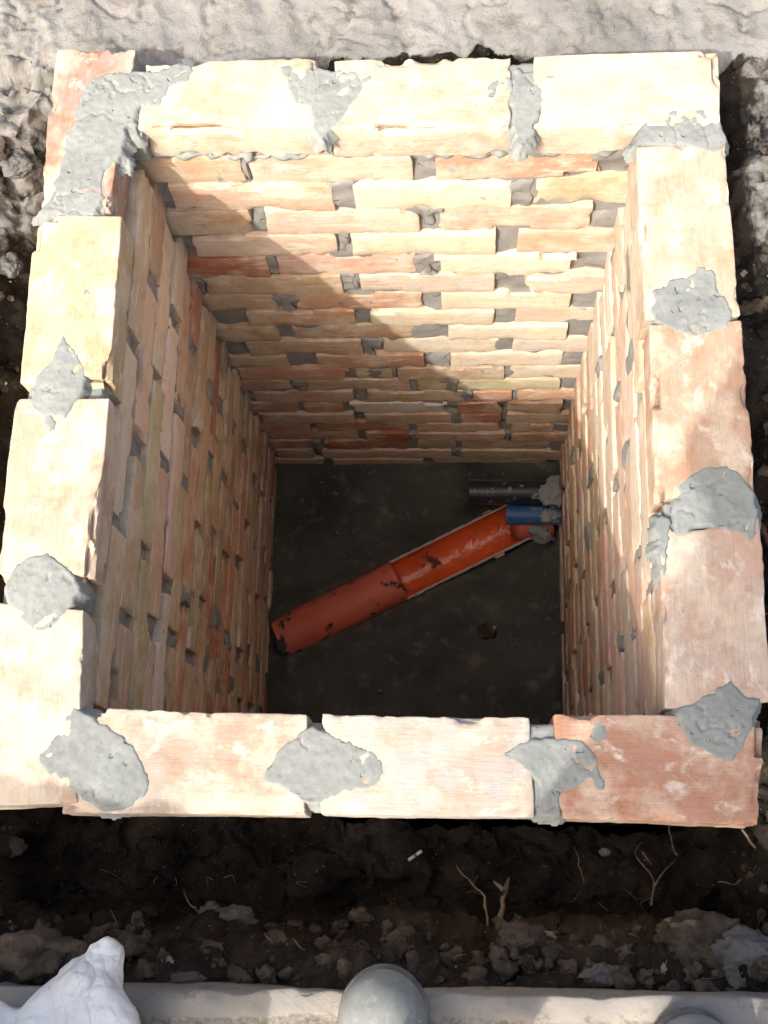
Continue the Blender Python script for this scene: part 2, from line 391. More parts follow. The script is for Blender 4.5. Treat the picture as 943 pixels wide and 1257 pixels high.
# ------------------------------------------------------------------ ground: one sheet with the dug trench round the shaft
def ground_patch():
    x0, x1, y0, y1, h = -0.46, 1.42, -0.40, 1.60, 0.0043
    xs = np.arange(x0, x1 + h / 2, h); ys = np.arange(y0, y1 + h / 2, h)
    X, Y = np.meshgrid(xs, ys, indexing='ij'); P = np.stack([X, Y, 0 * X], -1).reshape(-1, 3); x, y = P[:, 0], P[:, 1]
    w1 = fbm(P * 6, 1, 4) * .03; w2 = fbm(P * 6 + 9, 5, 4) * .03
    tl = -x + w1; tr = x - W + w1; tf = -y + w2 * .6; tb = y - L + w2 * .25
    interp = lambda t, a: np.interp(t, *zip(*a))
    backness = sstep(.80, 1.06, y + w1 * 2); backr = sstep(.20, .75, y + w1 * 2)
    zl_ = interp(tl, [(-.2, -.8), (.0, -.62), (.035, -.5), (.085, -.27), (.14, -.17), (.24, -.115), (.4, -.1)])
    zl_b = interp(tl, [(-.2, -.5), (-.01, -.35), (.015, -.20), (.05, -.135), (.12, -.11), (.4, -.1)])
    zl = zl_ * (1 - backness) + zl_b * backness
    zr_ = interp(tr, [(-.2, -.8), (.0, -.60), (.03, -.42), (.075, -.24), (.12, -.165), (.2, -.115), (.4, -.1)])
    zr_b = interp(tr, [(-.2, -.5), (-.02, -.30), (.004, -.15), (.04, -.112), (.12, -.105), (.4, -.1)])
    zr = zr_ * (1 - backr) + zr_b * backr
    zf = interp(tf, [(-.2, -1.3), (.06, -1.28), (.098, -1.0), (.112, -.46), (.128, -.30), (.16, -.205), (.19, -.175), (.23, -.16), (.5, -.15)])
    zb = interp(tb, [(-.2, -.5), (-.03, -.25), (-.004, -.128), (.03, -.112), (.07, -.104), (.2, -.1)])
    z = np.where(tb > np.maximum(np.maximum(tl, tr), 0) - .0, np.maximum(zb, -9), -9)
    z = np.maximum(np.maximum(zl, zr), np.maximum(zf, zb))
    # the cement spread behind the wall: a raised crust with a broken edge
    cem = sstep(.035, .05, tb + fbm(P * 16, 21, 4) * .035 - .012 + .012 * np.sin(x * 9)) 
    soft = .8 * sstep(-.03, .07, tl) * sstep(.62, .95, y + fbm(P * 9, 25, 4) * .3)
    softr = sstep(-.01, .06, tr) * sstep(.62, .95, y + fbm(P * 9, 26, 4) * .25) * .52
    cement = np.maximum(np.maximum(cem, soft * .95), softr)
    z += cem * (.014 + .006 * fbm(P * 8, 23, 3))
    z += cem * .004 * vn(np.stack([x * 40 + y * 15, y * 6, 0 * x], -1), 61) * sstep(1.08, 1.16, y)   # float marks
    lump = fbm(P * 14, 31, 5); ridge = 1 - np.abs(fbm(P * 22, 41, 4))
    rough = (1 - cem * .80)
    z += rough * (lump * .028 + np.maximum(0, ridge - .80) * .07 + fbm(P * 55, 51, 3) * .009)
    z += cem * (fbm(P * 6, 71, 3) * .004 - np.maximum(0, .05 - np.abs(fbm(P * 13, 77, 4))) * .16)
    bl = np.maximum(0, vn(P * 19 + 3, 83) - .25) * rough * sstep(-.05, -.3, z - .0)
    z += bl * .035
    # keep clear of the brickwork and of the ledge
    inside = (x > .015) & (x < W - .015) & (y > .015) & (y < L - .015)
    z = np.where(inside, -1.75, z)
    under = sstep(-.185, -.205, y); z = z * (1 - under) + np.minimum(z, -.145) * under
    ed = np.minimum(np.minimum(x - x0, x1 - x), np.minimum(y - y0, y1 - y)); k = sstep(0, .12, ed)
    z = z * k + GZ * (1 - k)
    k2 = sstep(.02, .30, ed + fbm(P * 8, 99, 3) * .1); cement = cement * k2 + .4 * (1 - k2)
    V = np.stack([x, y, z], 1); kk = (k * (1 - inside) * (1 - cem * .85) * sstep(-.20, -.185, y))[:, None]
    for f_, a_, o_ in ((17, .022, 3), (48, .010, 3), (120, .0045, 2)):
        n3 = np.stack([fbm(V * f_ + 31 * q, 91 + q, o_) for q in range(3)], 1); n3 = np.sign(n3) * np.abs(n3) ** .8
        V = V + n3 * a_ * kk
    V[:, 2] = np.where((tb > -.03) & (tb < .06) & (x > .1) & (x < W - .1), np.maximum(V[:, 2], -.128 + .006 * lump), V[:, 2])
    z = V[:, 2]
    nx, ny = len(xs), len(ys); Fq = grid_faces(nx, ny)
    keep = ~(inside[Fq].all(1)); Fq = Fq[keep]
    # outer sheet to the horizon, sharing the patch border corners
    R = 120.0; n0 = len(V); bx0, bx1, by0, by1 = xs[0], xs[-1], ys[0], ys[-1]
    gx = [-R, bx0, bx1, R]; gy = [-R, by0, by1, R]
    EV = [(a, b, GZ) for a in gx for b in gy]; EF = []
    for i in range(3):
        for j in range(3):
            if i == 1 and j == 1: continue
            EF.append([n0 + i * 4 + j, n0 + (i + 1) * 4 + j, n0 + (i + 1) * 4 + j + 1, n0 + i * 4 + j + 1])
    me = mesh_np('ground', np.vstack([V, EV]), np.vstack([Fq, EF]))
    at_ = me.attributes.new('cement', 'FLOAT', 'POINT')
    at_.data.foreach_set('value', np.concatenate([cement, np.full(16, .4)]).astype(np.float32))
    return me, (xs, ys, z.reshape(nx, ny))
gme, GH = ground_patch()
add('ground', gme, M_GROUND, kind='structure')
def gz(x, y):
    xs, ys, z = GH; i = int(np.clip(np.searchsorted(xs, x), 0, len(xs) - 1)); j = int(np.clip(np.searchsorted(ys, y), 0, len(ys) - 1))
    return float(z[i, j])

# the concrete ledge on which the photographer stands
def ledge():
    xs = np.arange(-1.4, 2.4, .009); prof = []
    for t in np.linspace(0, 1, 12): prof.append((-.199, -.26 + t * .159))
    for t in np.linspace(0, 1, 80): prof.append((-.201 - t * .40, GZ))
    prof = np.array(prof); n, m = len(xs), len(prof)
    X = np.repeat(xs, m); Y = np.tile(prof[:, 0], n); Z = np.tile(prof[:, 1], n); P = np.stack([X, Y, Z], 1)
    e = np.exp(-((Y + .2) ** 2 + (Z - GZ) ** 2) / .007 ** 2)
    dy = fbm(np.stack([X * 7, 0 * X, Z * 20], 1), 3, 5) * .010 + 0.012 * (X - .5)
    V = P.copy(); V[:, 1] += dy * (Y > -.32)
    V[:, 2] += fbm(P * 30, 13, 5) * .004 - e * np.maximum(0, fbm(P * 45, 17, 3)) * .016
    V[:, 1] -= e * np.maximum(0, fbm(P * 40 + 5, 19, 3)) * .012
    gr = sstep(-.222, -.236, Y + fbm(P * 18, 23, 3) * .012)
    V[:, 2] += gr * (fbm(P * 70, 29, 3) * .005 - .003)
    me = mesh_np('concrete_ledge', V, grid_faces(n, m)[:, ::-1])
    a = me.attributes.new('grit', 'FLOAT', 'POINT'); a.data.foreach_set('value', gr.astype(np.float32))
    return me
add('concrete_ledge', ledge(), M_LEDGE, kind='structure')

# ------------------------------------------------------------------ the brick shaft
shaft = add('brick_shaft', None, loc=(W / 2, L / 2, -D), label='square brick inspection shaft open at the top with grey mortar joints', cat='shaft')
OFF = Vector(shaft.location)
def sadd(name, me, mat, loc, **k):
    return add(name, me, mat, shaft, Vector(loc) - OFF, **k)

PAL = {'c': (0.590, 0.515, 0.410), 'p': (0.575, 0.425, 0.340), 'o': (0.51, 0.315, 0.215), 't': (0.475, 0.375, 0.260),
       'r': (0.42, 0.190, 0.120), 'w': (0.65, 0.60, 0.53), 'y': (0.47, 0.410, 0.260)}
def tint(k):
    f = random.uniform(.88, 1.1); c = PAL[k]
    return tuple(min(.8, c[i] * f * random.uniform(.96, 1.04)) for i in range(3))

BV = []                                        # brick variants, nominal 0.25 x 0.12 x 0.064
for s in range(22):
    V, Fq = rough_block(.25, .118, .0655, 100 + s, r=.0014, n=(26, 4, 5), warp=.0013, chip=.0075, grain=.0007, zw=.40)
    BV.append(mesh_np('brick', V, Fq)); BV[-1].materials.append(M_BRICK)
SV = []                                        # bats
for s in range(8):
    V, Fq = rough_block(.12, .118, .0655, 200 + s, r=.0014, n=(13, 4, 5), warp=.0013, chip=.0075, grain=.0007, zw=.40)
    SV.append(mesh_np('brick', V, Fq)); SV[-1].materials.append(M_BRICK)
JV = []                                        # lumps of mortar in the upright joints
for s in range(14):
    V, Fq = rough_block(.03, .07, .062, 300 + s, r=.004, n=(7, 7, 9), warp=.0090, chip=.009, grain=.0030)
    JV.append(mesh_np('mortar_joint', V, Fq)); JV[-1].materials.append(M_JOINT)

def put_brick(a, b, zc, hz, wall, key):
    """one brick from a to b along its wall"""
    ln = b - a; mid = (a + b) / 2; prot = random.uniform(-.004, .0035)
    me = random.choice(SV if ln < .17 else BV); nom = .12 if ln < .17 else .25
    flip = random.random() < .5
    if wall == 'back': loc = (mid, L - T / 2 - prot, zc); rz = 0
    elif wall == 'front': loc = (mid, .077 + prot * .5, zc); rz = 0
    elif wall == 'left': loc = (T / 2 + prot, mid, zc); rz = math.pi / 2
    else: loc = (W - T / 2 - prot, mid, zc); rz = math.pi / 2
    rx = math.pi if random.random() < .5 else 0
    sadd('brick', me, None, loc, rot=(rx, random.uniform(-.009, .009), rz + (math.pi if flip else 0) + random.uniform(-.010, .010)),
         scale=(ln / nom, .66 if wall == 'front' else 1, hz / .0655), color=tint(key))
def put_joint(a, b, zc, hz, wall):
    gw = b - a
    if gw < .004: return
    if random.random() < .13: return
    rec = random.uniform(.003, .012) if random.random() < .70 else random.uniform(-.002, .002); mid = (a + b) / 2; dep = .07
    off = rec + dep / 2
    if wall == 'back': loc = (mid, L - T + off, zc); rz = 0
    elif wall == 'front': loc = (mid, T - off, zc); rz = math.pi
    elif wall == 'left': loc = (T - off, mid, zc); rz = math.pi / 2
    else: loc = (W - T + off, mid, zc); rz = -math.pi / 2
    sadd('mortar_joint', random.choice(JV), None, loc, rot=(0, random.uniform(-.1, .1), rz + random.uniform(-.22, .22)),
         scale=((gw + (.006 if rec > .002 else random.uniform(.008, .02))) / .03, 1, hz / .062 * random.uniform(.95, 1.08)))

BACK = [None,
 [(None, 299, 't'), (306, 507, 'p'), (535, 742, 'o')],
 [(213, 410, 'p'), (435, 628, 'c'), (657, None, 't')],
 [(None, 309, 't'), (326, 514, 'c'), (538, 726, 'p')],
 [(238, 414, 'p'), (432, 609, 'c'), (636, None, 'p')],
 [(None, 330, 'r'), (340, 511, 'p'), (534, 708, 'c')],
 [(252, 420, 't'), (443, 607, 'c'), (643, None, 'p')],
 [(None, 339, 't'), (363, 519, 'o'), (542, 700, 'c')],
 [(303, 437, 'o'), (456, 606, 'c'), (633, None, 'p')],
 [(None, 342, 't'), (361, 508, 't'), (550, 696, 'c')],
 [(305, 445, 't'), (470, 613, 'c'), (630, None, 'w')],
 [(None, 354, 't'), (390, 521, 'o'), (553, 690, 'c')],
 [(295, 430, 'o'), (437, 482, 't'), (488, 619, 't'), (626, None, 'c')],
 [(None, 363, 't'), (375, 503, 't'), (513, 551, 't'), (557, 688, 'y')],
 [(313, 434, 'p'), (447, 569, 't'), (580, 628, 'o'), (635, None, 'o')],
 [(None, 367, 'o'), (374, 422, 'o'), (430, 550, 'w'), (561, 616, 'r'), (623, 690, 'o')],
 [(320, 435, 't'), (447, 555, 't'), (565, 615, 'r'), (622, None, 't')],
 [(None, 381, 'o'), (388, 502, 'o'), (511, 615, 'p'), (627, 680, 't')],
 [(325, 440, 'o'), (450, 505, 'r'), (511, 620, 'p'), (628, None, 'o')],
 [(None, 385, 'o'), (395, 500, 'r'), (510, 560, 't'), (567, 680, 't')],
 [(340, 386, 't'), (396, 555, 'p'), (566, None, 't')],
 [(None, 400, 't'), (410, 520, 't'), (530, 670, 't')]]

def run_wall(lo, hi, n, c, wall, keys):
    j = [random.uniform(.016, .034) for _ in range(n - 1)]; lens = [.25 * random.uniform(.90, 1.10) for _ in range(n)]
    k = (hi - lo - sum(j)) / sum(lens); a = lo; zc = (ZS[c] + ZS[c + 1]) / 2; hz = ZS[c] - ZS[c + 1]
    for i in range(n):
        b = a + lens[i] * k
        put_brick(a, b, zc + random.uniform(-.0015, .0015), hz - random.uniform(.002, .0055), wall, random.choice(keys))
        if i < n - 1: put_joint(b, b + j[i], zc, hz, wall); a = b + j[i]

for c in range(1, 22):
    zc = (ZS[c] + ZS[c + 1]) / 2; hz = ZS[c] - ZS[c + 1]; odd = c % 2
    # back wall, joint by joint as in the photograph
    last = None
    for (a, b, k) in BACK[c]:
        def wx(px):
            # pixel column -> x on the back wall at this course's height
            lo, hi = -60, 1400
            for _ in range(30):
                m = (lo + hi) / 2
                if at(px, m, 1, L - T)[2] > zc: lo = m
                else: hi = m
            return float(at(px, (lo + hi) / 2, 1, L - T)[0])
        xa = 0.004 if a is None else wx(a); xb = W - .004 if b is None else wx(b)
        if last is None and a is not None: put_joint(T - .03, xa, zc, hz, 'back')
        if last is not None: put_joint(last, xa, zc, hz, 'back')
        put_brick(xa, xb, zc, hz - random.uniform(.002, .0055), 'back', k); last = xb
    if b is not None: put_joint(last, W - T + .03, zc, hz, 'back')
    lk = 'pctotpcytcocpw' if c < 8 else 'oottptroptt'
    rk = 'ccwcppct' if c < 9 else 'ottoptpc'
    g = .014
    if odd:
        run_wall(T + g, L - T - g, 3, c, 'left', lk); run_wall(.034, L - .004, 4, c, 'right', rk); run_wall(.004, W - T - g, 3, c, 'front', 'toptc')
    else:
        run_wall(.034, L - .004, 4, c, 'left', lk); run_wall(T + g, L - T - g, 3, c, 'right', rk); run_wall(T + g, W - .004, 3, c, 'front', 'toptc')

# bedding mortar in the middle of each wall, seen in the joints
def bed(lo, hi, wall, seed):
    us = np.arange(lo, hi + .001, .011); zs = np.arange(-1.47, -.068, .0115)
    U, Z = np.meshgrid(us, zs, indexing='ij'); P = np.stack([U, 0 * U, Z], -1).reshape(-1, 3)
    dz = np.abs(P[:, 2][:, None] - np.array(ZS)[None]).min(1)
    rec = .010 + fbm(P * 22, seed, 4) * .012
    rec = np.maximum(rec, .003); n = len(P)
    A = P.copy(); B = P.copy(); A[:, 1] = rec; B[:, 1] = T - (.055 if wall == 'front' else .012) - rec * .3
    V = np.vstack([A, B]); f = grid_faces(len(us), len(zs)); Fq = [f, f[:, ::-1] + n]
    nu, nz = len(us), len(zs)
    top = [(i * nz + nz - 1, (i + 1) * nz + nz - 1, n + (i + 1) * nz + nz - 1, n + i * nz + nz - 1) for i in range(nu - 1)]
    Fq.append(np.array(top)); Fq = np.vstack(Fq); u, d, z = V[:, 0], V[:, 1], V[:, 2]
    if wall == 'back': V = np.stack([u, L - T + d, z], 1)
    elif wall == 'front': V = np.stack([u, T - d, z], 1)
    elif wall == 'left': V = np.stack([T - d, u, z], 1)
    else: V = np.stack([W - T + d, u, z], 1)
    sadd('mortar_bed', mesh_np('mortar_bed', V - np.array(OFF), Fq), M_JOINT, OFF)
bed(.02, W - .02, 'back', 1); bed(.02, W - .02, 'front', 2); bed(.02, L - .02, 'left', 3); bed(.02, L - .02, 'right', 4)

# rim course: every brick as it lies (corners of its top face, then colour)
RIM = [
 ('L0', [(70, 60), (166, 60), (133, 257), (47, 257)], (0.47, 0.225, 0.135), 0.0),
 ('L1', [(44, 264), (150, 266), (133, 473), (24, 470)], (0.60, 0.49, 0.305), .001),
 ('L2', [(20, 490), (134, 488), (111, 718), (-7, 708)], (0.60, 0.455, 0.33), .0),
 ('L3', [(-12, 738), (104, 748), (94, 986), (-34, 990)], (0.56, 0.46, 0.355), .002),
 ('B1', [(178, 76), (390, 70), (387, 157), (170, 158)], (0.62, 0.515, 0.37), .0),
 ('B2', [(411, 73), (627, 69), (627, 157), (404, 158)], (0.62, 0.495, 0.37), .001),
 ('B3', [(654, 68), (883, 61), (885, 153), (656, 156)], (0.64, 0.555, 0.41), .002),
 ('R1', [(782, 180), (889, 176), (909, 388), (792, 392)], (0.61, 0.47, 0.325), .0),
 ('R2', [(797, 398), (911, 393), (927, 606), (806, 627)], (0.58, 0.385, 0.255), .001),
 ('R3', [(808, 642), (931, 634), (949, 862), (817, 869)], (0.60, 0.455, 0.36), .0),
 ('F1', [(121, 869), (377, 878), (373, 1001), (70, 998)], (0.52, 0.425, 0.335), .0),
 ('F2', [(396, 876), (652, 881), (656, 1004), (392, 999)], (0.54, 0.47, 0.385), .001),
 ('F3', [(679, 877), (941, 879), (931, 1014), (686, 1005)], (0.53, 0.275, 0.175), .0)]
RIMC = {}
FILM = {'F2': .15, 'L0': .5, 'L3': .8, 'F3': .97, 'R2': .95, 'B3': .8}
for n_, (code, q, colr, dz) in enumerate(RIM):
    Q = np.array([at(px, py, 2, dz) for px, py in q]); c0 = Q.mean(0)
    ex = (Q[1] + Q[2] - Q[0] - Q[3]) / 2; ey = (Q[0] + Q[1] - Q[2] - Q[3]) / 2
    long_x = np.linalg.norm(ex) > np.linalg.norm(ey)
    lx, ly = np.linalg.norm(ex), np.linalg.norm(ey)
    hgt = .0675
    if code in ('R1', 'R2', 'R3', 'F1', 'F2', 'F3'): pass
    h = np.array([lx, ly, hgt]) / 2; r = .0022
    nn = (52, 26, 10) if long_x else (26, 52, 10)
    V, Fq = box_surface(axis_pts(h[0], r, nn[0]), axis_pts(h[1], r, nn[1]), axis_pts(h[2], r, nn[2]))
    V = V + np.stack([vn(V * 95 + 7 * k + n_, 70 + k) for k in range(3)], 1) * .0006
    V = shape_block(V, h, 400 + n_, r, .0028, .0120, .0005, .5)
    u = V[:, 0] / lx + .5; v = V[:, 1] / ly + .5
    XY = (Q[3][None] * ((1 - u) * (1 - v))[:, None] + Q[2][None] * (u * (1 - v))[:, None] + Q[1][None] * (u * v)[:, None] + Q[0][None] * ((1 - u) * v)[:, None])
    Wd = XY.copy(); Wd[:, 2] = dz - hgt / 2 + V[:, 2]
    if code[0] == 'B': Wd[:, 1] -= np.maximum(0, -v + .25) * (V[:, 2] < 0) * .0
    # local frame with x along the brick
    ang = math.atan2(ex[1], ex[0]) if long_x else math.atan2(ey[1], ey[0])
    cz = np.array([c0[0], c0[1], dz - hgt / 2]); ca, sa = math.cos(-ang), math.sin(-ang)
    Lc = Wd - cz; Lc = np.stack([ca * Lc[:, 0] - sa * Lc[:, 1], sa * Lc[:, 0] + ca * Lc[:, 1], Lc[:, 2]], 1)
    colr = tuple(.12 * sum(colr) / 3 + .66 * v for v in colr) + (FILM.get(code, .9),)
    sadd('brick', mesh_np('brick', Lc, Fq), M_RIM, cz, rot=(0, 0, ang), color=colr)
    RIMC[code] = Q

# mortar in the upright joints of the rim course and a bedding layer below it
def rim_joint(P0, P1, top, wdt, dep, seed):
    P0, P1 = np.array(P0), np.array(P1); c = (P0 + P1) / 2; ang = math.atan2(P1[1] - P0[1], P1[0] - P0[0])
    V, Fq = rough_block(wdt, dep, .060, seed, r=.005, n=(6, 16, 8), warp=.005, chip=.006, grain=.0012)
    sadd('mortar_joint', mesh_np('mortar_joint', V, Fq), M_MORTAR, (c[0], c[1], top - .03), rot=(0, 0, ang))
def mid(a, b): return (RIMC[a[0]][a[1]] + RIMC[a[0]][a[2]]) / 2, (RIMC[b[0]][b[1]] + RIMC[b[0]][b[2]]) / 2
for k, (a, b, top) in enumerate([(('B1', 1, 2), ('B2', 0, 3), -.010), (('B2', 1, 2), ('B3', 0, 3), -.004),
                   (('L0', 2, 3), ('L1', 0, 1), -.002), (('L1', 2, 3), ('L2', 0, 1), -.012), (('L2', 2, 3), ('L3', 0, 1), -.012),
                   (('F1', 1, 2), ('F2', 0, 3), -.008), (('F2', 1, 2), ('F3', 0, 3), -.004),
                   (('R1', 2, 3), ('R2', 0, 1), -.006), (('R2', 2, 3), ('R3', 0, 1), -.006)]):
    A, B = mid(a, b); rim_joint(A, B, top, np.linalg.norm(B - A) + .012, .100, 500 + k)
for k, (px, py, top, wd, dp) in enumerate([(165, 130, -.006, .03, .10), (840, 165, -.008, .10, .03), (880, 872, -.006, .10, .03), (108, 925, -.006, .03, .10)]):
    c = at(px, py, 2, 0); V, Fq = rough_block(wd, dp, .058, 540 + k, r=.005, n=(8, 8, 6), warp=.004, chip=.005, grain=.001)
    sadd('mortar_joint', mesh_np('mortar_joint', V, Fq), M_MORTAR, (c[0], c[1], top - .029))

# mortar pressed over the joints of the rim
def poly_dist(P, poly):
    x, y = P[:, 0], P[:, 1]; d = np.full(len(P), 9.0); ins = np.zeros(len(P), bool); n = len(poly)
    for i in range(n):
        a, b = poly[i], poly[(i + 1) % n]; e = b - a
        t = np.clip(((x - a[0]) * e[0] + (y - a[1]) * e[1]) / (e @ e), 0, 1)
        d = np.minimum(d, np.hypot(x - a[0] - t * e[0], y - a[1] - t * e[1]))
        cond = (a[1] > y) != (b[1] > y)
        xi = a[0] + (y - a[1]) / (b[1] - a[1] + 1e-12) * e[0]; ins ^= cond & (x < xi)
    return np.where(ins, d, -d)
def dollop(px, H, seed, R=.007, lump=.003, base=0.001, rag=.004, name='mortar_dollop'):
    poly = np.array([at(a, b, 2, 0)[:2] for a, b in px])
    poly = spline(np.vstack([poly, poly[:1]]), 6)[:-1]
    H *= .24; lump *= .28; R = min(R, .005); base = .0004; rag = rag * 1.3 + .0012
    h = .0019; lo = poly.min(0) - .012; hi = poly.max(0) + .012
    xs = np.arange(lo[0], hi[0], h); ys = np.arange(lo[1], hi[1], h); X, Y = np.meshgrid(xs, ys, indexing='ij')
    P = np.stack([X, Y, 0 * X], -1).reshape(-1, 3)
    d = poly_dist(P, poly) + fbm(P * 14, seed + 12, 2) * .007 + fbm(P * 34, seed + 11, 3) * .008 + fbm(P * 75, seed, 4) * rag + fbm(P * 260, seed + 3, 2) * rag * .3
    t = np.clip(d / R, 0, 1); f = H * (.62 * np.minimum(1, t * 4) + .38 * sstep(0, 1, np.clip(d / .03 + .25 * fbm(P * 40, seed + 2, 3), 0, 1)))
    f = f + (d > 0) * sstep(0, R * 1.5, d) * (fbm(P * 30, seed + 5, 4) * lump + H * .25 * sstep(.02, .05, d) + fbm(P * 150, seed + 7, 3) * .0010 + .0006 * vn(np.stack([P[:, 0] * 25 + P[:, 1] * 40, P[:, 1] * 90 - P[:, 0] * 60, 0 * P[:, 0]], 1), seed + 8))
    crack = np.maximum(0, .06 - np.abs(fbm(P * 26 + seed, seed + 9, 4))) / .06
    f = f - crack * sstep(.0, .01, d) * .0026 * (vn(P * 20, seed) > -.1)
    f = np.where(d < 0, d * 2.2, f)
    V = np.stack([P[:, 0], P[:, 1], base + f], 1); Fq = grid_faces(len(xs), len(ys)); Fq = Fq[(d[Fq] > -.008).any(1)]
    u, inv = np.unique(Fq, return_inverse=True); V = V[u]; Fq = inv.reshape(-1, 4)
    c = V.mean(0); c[2] = 0
    return sadd(name, mesh_np(name, V - c, Fq), M_MORTAR, c)
dollop([(106, 112), (140, 90), (182, 84), (236, 78), (234, 96), (206, 116), (194, 132), (171, 130), (168, 162), (157, 156), (152, 190), (130, 212), (122, 250), (96, 264), (44, 264), (56, 246), (74, 204), (84, 160)], .0045, 1, R=.01, lump=.004)
dollop([(78, 412), (97, 440), (105, 465), (95, 500), (80, 517), (55, 514), (38, 494), (41, 470), (62, 440)], .009, 2, rag=.002)
dollop([(22, 690), (60, 680), (78, 698), (96, 716), (88, 744), (70, 764), (48, 776), (22, 756), (8, 730), (14, 702)], .009, 3, rag=.003)
dollop([(84, 874), (116, 884), (156, 904), (182, 936), (186, 960), (166, 988), (130, 992), (94, 974), (55, 946), (50, 926), (78, 904)], .010, 4, rag=.002)
dollop([(376, 889), (406, 897), (440, 914), (466, 938), (456, 964), (420, 980), (384, 990), (346, 970), (314, 960), (334, 930), (350, 905)], .008, 5, rag=.003)
dollop([(653, 902), (691, 900), (722, 914), (735, 950), (743, 970), (729, 971), (724, 956), (708, 971), (692, 979), (687, 1002), (660, 998), (652, 955), (611, 926)], .006, 6, rag=.002)
dollop([(822, 874), (856, 853), (898, 831), (914, 853), (936, 857), (924, 890), (895, 925), (873, 918), (851, 915), (842, 899)], .007, 7, rag=.002)
dollop([(825, 611), (830, 591), (864, 572), (901, 581), (918, 595), (931, 634), (921, 663), (904, 651), (857, 644), (840, 662), (828, 655), (823, 632)], .008, 8, rag=.002)
dollop([(804, 360), (824, 350), (853, 335), (874, 332), (887, 360), (902, 381), (894, 397), (870, 408), (834, 404), (807, 388)], .007, 9, rag=.004, lump=.005)
dollop([(776, 181), (800, 150), (836, 133), (858, 127), (874, 136), (890, 176), (852, 180), (821, 176), (798, 178)], .009, 10, rag=.002)
dollop([(388, 84), (412, 90), (450, 92), (446, 106), (424, 128), (412, 150), (398, 168), (386, 160), (384, 120)], .003, 11, rag=.004, lump=.004)
dollop([(342, 82), (386, 84), (384, 124), (366, 126), (352, 100)], .0015, 12, R=.004, rag=.005, lump=.001, name='mortar_smear')
dollop([(630, 84), (655, 90), (700, 92), (696, 108), (668, 116), (690, 136), (664, 130), (654, 172), (630, 178), (628, 130)], .003, 13, rag=.004, lump=.004)
dollop([(595, 108), (606, 96), (624, 98), (626, 124), (612, 134), (596, 126)], .0015, 14, R=.004, rag=.003, lump=.001, name='mortar_smear')
dollop([(32, 832), (46, 822), (58, 830), (52, 846), (36, 846)], .0015, 15, R=.004, rag=.003, lump=.001, name='mortar_smear')
dollop([(98, 354), (112, 352), (118, 362), (104, 368)], .0015, 16, R=.004, rag=.004, lump=.001, name='mortar_smear')
dollop([(806, 636), (817, 640), (820, 668), (815, 706), (809, 690), (807, 660)], .0015, 17, R=.004, rag=.004, lump=.001, name='mortar_smear')
dollop([(722, 886), (738, 880), (748, 894), (744, 910), (726, 906)], .0015, 18, R=.004, rag=.005, lump=.001, name='mortar_smear')
dollop([(54, 520), (60, 505), (70, 520), (62, 530)], .003, 19, R=.004, rag=.003, lump=.001, name='mortar_smear')

# mortar squeezed out below the rim course on the inside of the back wall
def squeeze(x0, x1, z, y, n, seed, amp=.007):
    t = np.linspace(0, 1, n); pts = np.stack([x0 + (x1 - x0) * t, y + vn(np.stack([t * 8, 0 * t, 0 * t], 1), seed) * .003, z + vn(np.stack([t * 9, 0 * t + 3, 0 * t], 1), seed) * .005], 1)
    r = amp * (0.65 + .45 * vn(np.stack([t * 11, 0 * t + 7, 0 * t], 1), seed)) * np.minimum(1, np.minimum(t, 1 - t) * 9 + .1)
    V, Fq = tube(pts, r, 8); c = V.mean(0)
    sadd('mortar_squeeze', mesh_np('mortar_squeeze', V - c, Fq), M_MORTAR, c)
squeeze(.24, .36, -.071, L - T + .002, 34, 1, .011); squeeze(.13, .24, -.069, L - T + .004, 30, 2, .008); squeeze(.38, .47, -.070, L - T + .004, 30, 3, .006)
squeeze(.52, .66, -.071, L - T + .001, 30, 4, .009); squeeze(.66, .80, -.070, L - T + .003, 30, 5, .009)

# ------------------------------------------------------------------ floor of the shaft
def floor():
    xs = np.arange(.05, W - .04, .006); ys = np.arange(.05, L - .04, .006); X, Y = np.meshgrid(xs, ys, indexing='ij')
    P = np.stack([X, Y, 0 * X], -1).reshape(-1, 3); x, y = P[:, 0], P[:, 1]
    dw = np.minimum(np.minimum(x - T, W - T - x), np.minimum(y - T, L - T - y)) + fbm(P * 12, 3, 3) * .012
    z = -D + fbm(P * 7, 5, 4) * .008 + fbm(P * 40, 8, 3) * .0022 + .022 * np.exp(-np.maximum(dw, 0) / .02)
    # a bed raised along both sides of the pipe
    a = np.array([.14, .475]); b = np.array([.74, .775]); e = (b - a) / np.linalg.norm(b - a); nrm = np.array([-e[1], e[0]])
    s = np.abs((x - a[0]) * nrm[0] + (y - a[1]) * nrm[1])
    z += .022 * np.exp(-(np.maximum(0, s - .055) / .035) ** 2) * (1 + .5 * fbm(P * 20, 12, 3))
    along = (x - a[0]) * e[0] + (y - a[1]) * e[1]; z = np.where((s < .050) & (along > .16) & (along < .70), -D - .03, z)
    return mesh_np('shaft_floor', np.stack([x, y, z], 1), grid_faces(len(xs), len(ys)))
add('shaft_floor', floor(), M_FLOOR, kind='structure')

